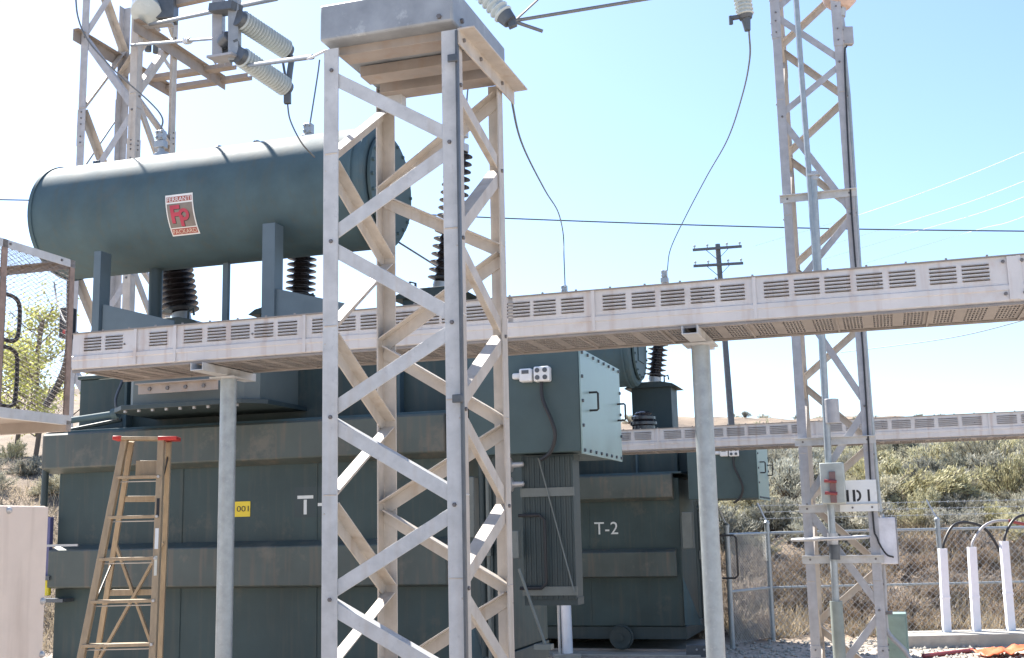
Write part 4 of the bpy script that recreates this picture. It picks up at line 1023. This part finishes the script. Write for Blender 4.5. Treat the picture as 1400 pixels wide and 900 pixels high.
fence = thing('chain_link_fence', 'chain link fence with barbed wire along the foot of the brush hill', 'fence', (pB.x, YFN, 0))
x0, x1 = pB.x, pC.x+8.3; hF = 1.62
mb = wires((x0, YFN-.03, .06), (1, 0, 0), x1-x0, (0, 0, 1), hF-.08, .10, .10, .0036, 'f'); mb.build('mesh_panel', FENCEM, fence, smooth=False)
mb = MB(); mb.tube((x0, YFN, hF), (x1, YFN, hF), .024, n=10); mb.build('top_rail', PIPE, fence)
mb = MB(); mb.tube((x0, YFN, .8), (x1, YFN, .8), .018, n=8); mb.build('middle_rail', PIPE, fence)
mb = MB()
for k in range(3):
    y, z = YFN+.04+.04*k, hF+.22+.1*k
    mb.tube((x0-.1, y, z), (x1, y, z), .0035, n=4)
    x = x0
    while x < x1: mb.beam((x-.012, y, z-.02), (x+.012, y, z+.02), .004, .004); mb.beam((x+.012, y-.015, z-.015), (x-.012, y+.015, z+.015), .004, .004); x += .13
mb.build('barbed_wire', FENCEM, fence, smooth=False)
f2 = thing('chain_link_fence', 'short fine mesh fence panel beside the dark T-2 cabinet', 'fence', (pA.x, pA.y, 0))
d = V((pB.x-pA.x, YFN-pA.y, 0)); Ld = d.length; d.normalize()
mb = wires((pA.x, pA.y, .06), d, Ld, (0, 0, 1), 1.56, .05, .05, .0023, 'f'); mb.build('mesh_panel', mat('pale_fence_wire', (.62, .64, .64), .5), f2, smooth=False)
mb = MB(); mb.tube((pA.x, pA.y, .8), (pB.x, YFN, .8), .02, n=8); mb.tube((pA.x, pA.y, 1.62), (pB.x, YFN, 1.62), .02, n=8); mb.build('rail', PIPE, f2)
# far left run of the same fence
xL0, xL1 = -14, -7.2
f3 = thing('chain_link_fence', 'chain link fence seen left of the T-1 transformer', 'fence', (xL0, YFN, 0))
mb = wires((xL0, YFN-.03, .06), (1, 0, 0), xL1-xL0, (0, 0, 1), hF-.08, .085, .085, .0021, 'f'); mb.build('mesh_panel', FENCEM, f3, smooth=False)
mb = MB(); mb.tube((xL0, YFN, hF), (xL1, YFN, hF), .024, n=10); mb.build('top_rail', PIPE, f3)

# ------------------------------------------------------------------ concrete kerb and white cable risers
a, b = atz(1236, 887, 0.0), atz(1420, 887, 0)
kb = thing('concrete_kerb', 'raised concrete kerb below the three white cable risers', 'concrete kerb', (a.x, a.y, 0))
mb = MB(); mb.box(a.x, a.x+6, a.y, a.y+.75, -.05, .17); mb.build('kerb_block', CONC, kb, bevel=.012)
yk = a.y+.4
for k, ((px, py0), (qx, qy)) in enumerate((((1296, 864), (1290, 750)), ((1337, 864), (1330, 748)), ((1384, 862), (1374, 740)))):
    p = at(px, py0, yk); q = at(qx, qy, yk)
    t = thing('cable_riser', ['white cable riser channel with black cable, leftmost of three on the kerb', 'white cable riser channel with black and red cable, middle of three on the kerb', 'white cable riser channel with black cable, rightmost of three on the kerb'][k], 'cable riser', (p.x, p.y, .17), 0, 'white cable risers on the kerb')
    mb = MB(); mb.channel((p.x-.055, yk, .17), (q.x-.055, yk, q.z), (1, 0, 0), (0, 1, 0), .11, .09, .006); mb.build('riser_channel', POSTW, t, bevel=.002)
    mb = MB(); s = p.lerp(q, .42); mb.box(s.x-.062, s.x+.062, yk-.006, yk+.09, s.z-.03, s.z+.0); mb.build('joint_collar', POSTW, t, bevel=.002)
    e = V((q.x+.01, yk+.05, q.z-.1)); dx = (.55, .75, .6)[k]
    pts = [e, e+V((.02, 0, .18)), e+V((dx*.35, .05, .42)), e+V((dx*.8, .1, .46)), e+V((dx*1.3, .12, .33)), e+V((dx*1.7, .15, -.1)), e+V((dx*1.85, .15, -.5))]
    mb = MB(); mb.path(pts, .02, 8, 6); cc = mb.build('cable_loop', RUBBER if k != 1 else GALVD, t)
    if k == 1:
        mb = MB(); mb.path([p_+V((.0, -.004, .004)) for p_ in pts[3:]], .023, 8, 6); mb.build('red_sleeve', REDP, cc)
# green panel and orange sheet
c = atz(1228, 897, 0); c = at(1226, 895, 12.9)
gp = thing('green_cabinet', 'pale green steel cabinet behind the foot of the right column', 'cabinet', (c.x, c.y, 0), -YAW)
mb = MB(); mb.box(-.19, .13, -.1, .2, 0, .80); mb.build('cabinet_body', mat('pale_green', (.22, .30, .255), .5), gp, local=True, bevel=.01)
mb = MB(); mb.box(-.17, .11, -.108, -.101, .05, .77); mb.build('cabinet_door', mat('pale_green_door', (.25, .33, .28), .5), gp, local=True, bevel=.003)
c = atz(1366, 892, .05)
os_ = thing('orange_sheet', 'crumpled orange vinyl sheet lying on the ground at the lower right', 'vinyl sheet', (c.x, c.y, 0))
mb = MB()
xs = [-.3+i*.05 for i in range(27)]; ys = [-.3+i*.05 for i in range(12)]
mb.sheet(xs, ys, lambda i, j: False, lambda x, y: (c.x+x, c.y+y+.2*x, .05+.09*abs(noise.noise(V((x*3, y*3, 2))))+.05*noise.noise(V((x*9, y*5, 8)))+.05*max(0, min(1, x*1.1+.3))*max(0, 1-abs(y)*3)))
sh = mb.build('sheet', ORANGE, os_)
sd = sh.modifiers.new('thickness', 'SOLIDIFY'); sd.thickness = .006
rp_ = MB(); rp_.tube(atz(1262, 897, .03), atz(1330, 889, .03), .028, n=10); rp_.mat(1).tube(atz(1330, 889, .03), atz(1332.5, 888.7, .03), .03, n=10)
tag(rp_.build('red_rod', [REDP, BLACK]), 'red rod lying on the gravel beside the orange sheet', 'rod')

# ------------------------------------------------------------------ vegetation
def blade(mb, p, d, L, w_, side):
    a = p-side*w_*.5; b = p+side*w_*.5; m_ = p+d*L*.5
    mb.add([a, b, m_+side*w_*.55, p+d*L, m_-side*w_*.55], [(0, 1, 2, 3, 4)])
def rnd(): return V((random.gauss(0, 1), random.gauss(0, 1), random.gauss(0, 1))).normalized()
def bush_mesh(name, m, seed, n_stem=60, leaves=26, h=1.0, spread=.75, leafL=.05, leafW=.011, dome=True):
    """a rounded shrub: clumps of stems from one root, leaves massed toward the tips."""
    random.seed(seed)
    mb = MB(); clumps = []
    for i in range(11):
        a = random.random()*6.28; el = random.uniform(.2, 1.5)
        clumps.append((V((math.cos(a)*math.cos(el)*spread, math.sin(a)*math.cos(el)*spread, math.sin(el)*h)).normalized(), random.uniform(.72, 1.05)))
    for i in range(n_stem):
        c, cl_ = random.choice(clumps)
        d = (c+rnd()*random.uniform(.05, .45)); d.z = abs(d.z)+.05; d.normalize()
        L = cl_*random.uniform(.7, 1.0)
        base = V((random.uniform(-.08, .08), random.uniform(-.08, .08), 0)); tip = base+V((d.x*L*spread, d.y*L*spread, d.z*L*h*.85))
        mid = base.lerp(tip, .5)+rnd()*.05
        mb.mat(1).path([base, mid, tip], .006, 3)
        mb.mat(0)
        for k in range(leaves):
            t = 1-random.random()**1.6*.65
            p = (base.lerp(mid, t*2) if t < .5 else mid.lerp(tip, t*2-1))+rnd()*random.uniform(0, .09)
            dd = (d*.9+rnd()*.8+V((0, 0, .5))).normalized(); sd_ = dd.cross(rnd()).normalized()
            blade(mb, p, dd, leafL*random.uniform(.6, 1.5), leafW, sd_)
    me_o = mb.build(name, [m, TWIG], smooth=False)
    me = me_o.data; bpy.data.objects.remove(me_o); return me
sage_meshes = [bush_mesh('sagebrush', SAGE[i % 3], 20+i, 95, 75, .95, 1.0, .055, .014) for i in range(4)]
dry_mesh = [bush_mesh('dry_bush', DRYB, 40+i, 80, 40, .95, .95, .06, .008) for i in range(2)]
random.seed(5)
def put_bush(x, y, s, me, name, label, group):
    o = bpy.data.objects.new(name, me); COL.objects.link(o)
    o.location = (x, y, ground_z(x, y)-.05); o.rotation_euler = (random.uniform(-.1, .1), random.uniform(-.1, .1), random.uniform(0, 6.28))
    o.scale = (s*random.uniform(.95, 1.25), s*random.uniform(.95, 1.25), s*random.uniform(.8, 1.05))
    return tag(o, label, 'bush', group)
done = []
def scatter(n, x0f, x1f, y0, y1, smin, smax, mind, kind):
    c = 0; tries = 0
    while c < n and tries < n*40:
        tries += 1
        y = random.uniform(y0, y1); x = random.uniform(x0f*y, x1f*y)
        s = random.uniform(smin, smax)
        if any((x-a)**2+(y-b)**2 < (mind*(s+t))**2 for a, b, t in done): continue
        done.append((x, y, s)); c += 1
        if kind == 'sage': put_bush(x, y, s, random.choice(sage_meshes), 'sagebrush', 'grey green sagebrush growing on the hillside', 'sagebrush on the hillside')
        else: put_bush(x, y, s, random.choice(dry_mesh), 'dry_bush', 'brown dry bush on the slope behind the fence', 'dry bushes behind the fence')
scatter(75, .17, .47, 18.9, 21.8, .35, .8, .28, 'dry')
scatter(75, .17, .47, 21.8, 28, .65, 1.6, .42, 'sage')
scatter(75, .15, .47, 28, 44, .7, 1.8, .42, 'sage')
scatter(60, .08, .48, 48, 98, .45, .95, .8, 'sage')
scatter(10, -.47, -.37, 22, 30, .5, .8, .6, 'sage')
# dry grass
random.seed(11); mb = MB()
for i in range(26000):
    y = 18.5+abs(random.gauss(0, 3.2)); x = random.uniform(.15, .47)*y if random.random() < .85 else random.uniform(-.47, -.36)*y
    p = V((x, y, ground_z(x, y)-.01)); L = random.uniform(.08, .36)
    if noise.noise(V((x*.9, y*.9, 4))) < -.12: continue
    d = V((random.gauss(0, .45), random.gauss(0, .45), 1)).normalized(); blade(mb, p, d, L, .012, V((random.random()-.5, random.random()-.5, 0)).normalized())
tag(mb.build('dry_grass', DRYG, smooth=False), 'dry tan grass along the fence and slope', 'grass', kind='stuff')
random.seed(12); mb = MB()
for i in range(1400):
    y = random.uniform(14.0, 18.4); x = random.uniform(.16, .46)*y
    s = random.uniform(.012, .04); p = V((x, y, ground_z(x, y)+s*.3)); x_, y_, z_ = rnd(), rnd(), rnd()
    mb.add([p+V((1, 0, 0))*s*random.uniform(.7, 1.3), p-V((1, 0, 0))*s, p+V((0, 1, 0))*s*random.uniform(.7, 1.3), p-V((0, 1, 0))*s, p+Z*s*.8, p-Z*s*.5], [(0, 2, 4), (2, 1, 4), (1, 3, 4), (3, 0, 4), (2, 0, 5), (1, 2, 5), (3, 1, 5), (0, 3, 5)])
tag(mb.build('loose_gravel', CONC, smooth=False), 'loose pale stones on the ground by the fence', 'gravel', kind='stuff')

def tree(px, pyb, pyt, Y, label, seed, w=2.4):
    random.seed(seed)
    b = at(px, pyb, Y); top = at(px, pyt, Y); z0 = ground_z(b.x, Y); H_ = top.z-z0
    t = thing('young_tree', label, 'tree', (b.x, Y, z0))
    mb = MB(); lv = MB()
    trunk = [V((0, 0, -.1)), V((.1, 0, H_*.3)), V((-.05, 0, H_*.6)), V((.05, 0, H_*.95))]
    mb.path(trunk, .06, 8, 4)
    for i in range(34):
        f = random.uniform(.18, .98); p = V((0, 0, H_*f)); a = random.random()*6.28
        L = w*.55*(1.05-f*.75)*random.uniform(.5, 1.1)
        e = p+V((math.cos(a)*L, math.sin(a)*L, L*random.uniform(.3, .9))); mb.path([p, p.lerp(e, .5)+rnd()*.1, e], .014, 5)
        for k in range(3):
            q = p.lerp(e, random.uniform(.4, 1)); ee = q+rnd()*.4+V((0, 0, .15)); mb.path([q, ee], .007, 4)
            for j in range(24):
                c = q.lerp(ee, random.uniform(0, 1.2))+rnd()*random.uniform(0, .28); dd = rnd(); blade(lv, c, dd, random.uniform(.06, .11), .05, dd.cross(rnd()).normalized())
    mb.build('trunk', BARK, t, local=True); lv.build('crown', LEAF, t, local=True, smooth=False)
tree(47, 620, 425, 27, 'yellow green young tree seen through the mesh cage', 3, 3.0)
tree(18, 640, 470, 29, 'smaller pale yellow tree at the left edge behind the cage', 8, 2.0)

# ------------------------------------------------------------------ world, sun, camera
w = bpy.data.worlds.new('World'); SC.world = w; w.use_nodes = True
n = w.node_tree.nodes; l = w.node_tree.links
sky = n.new('ShaderNodeTexSky'); sky.sky_type = 'NISHITA'; sky.sun_disc = False
sky.sun_elevation = SUN_EL; sky.sun_rotation = -SUN_AZ
sky.altitude = 300; sky.air_density = 1.0; sky.dust_density = 1.3; sky.ozone_density = 4.5
l.new(sky.outputs[0], n['Background'].inputs['Color']); n['Background'].inputs['Strength'].default_value = .10
sl = bpy.data.lights.new('sun', 'SUN'); sl.energy = 5.0; sl.angle = R(.5); sl.color = (1, .95, .87)
so_ = bpy.data.objects.new('sun', sl); COL.objects.link(so_); so_.rotation_mode = 'QUATERNION'; so_.rotation_quaternion = SUN.to_track_quat('Z', 'Y'); so_.location = (0, 0, 30)

cam = bpy.data.cameras.new('camera'); cam.sensor_width = 36; cam.sensor_fit = 'HORIZONTAL'; cam.lens = 36*FPX/1400; cam.clip_end = 2000; cam.clip_start = .05
co = bpy.data.objects.new('camera', cam); COL.objects.link(co); co.matrix_world = Matrix.Translation(CP) @ CM.to_4x4(); SC.camera = co
SC.view_settings.view_transform = 'Standard'; SC.view_settings.look = 'None'; SC.view_settings.exposure = 1.55; SC.view_settings.gamma = 1; SC.view_settings.use_curve_mapping = False
SC.cycles.max_bounces = 8; SC.cycles.diffuse_bounces = 5
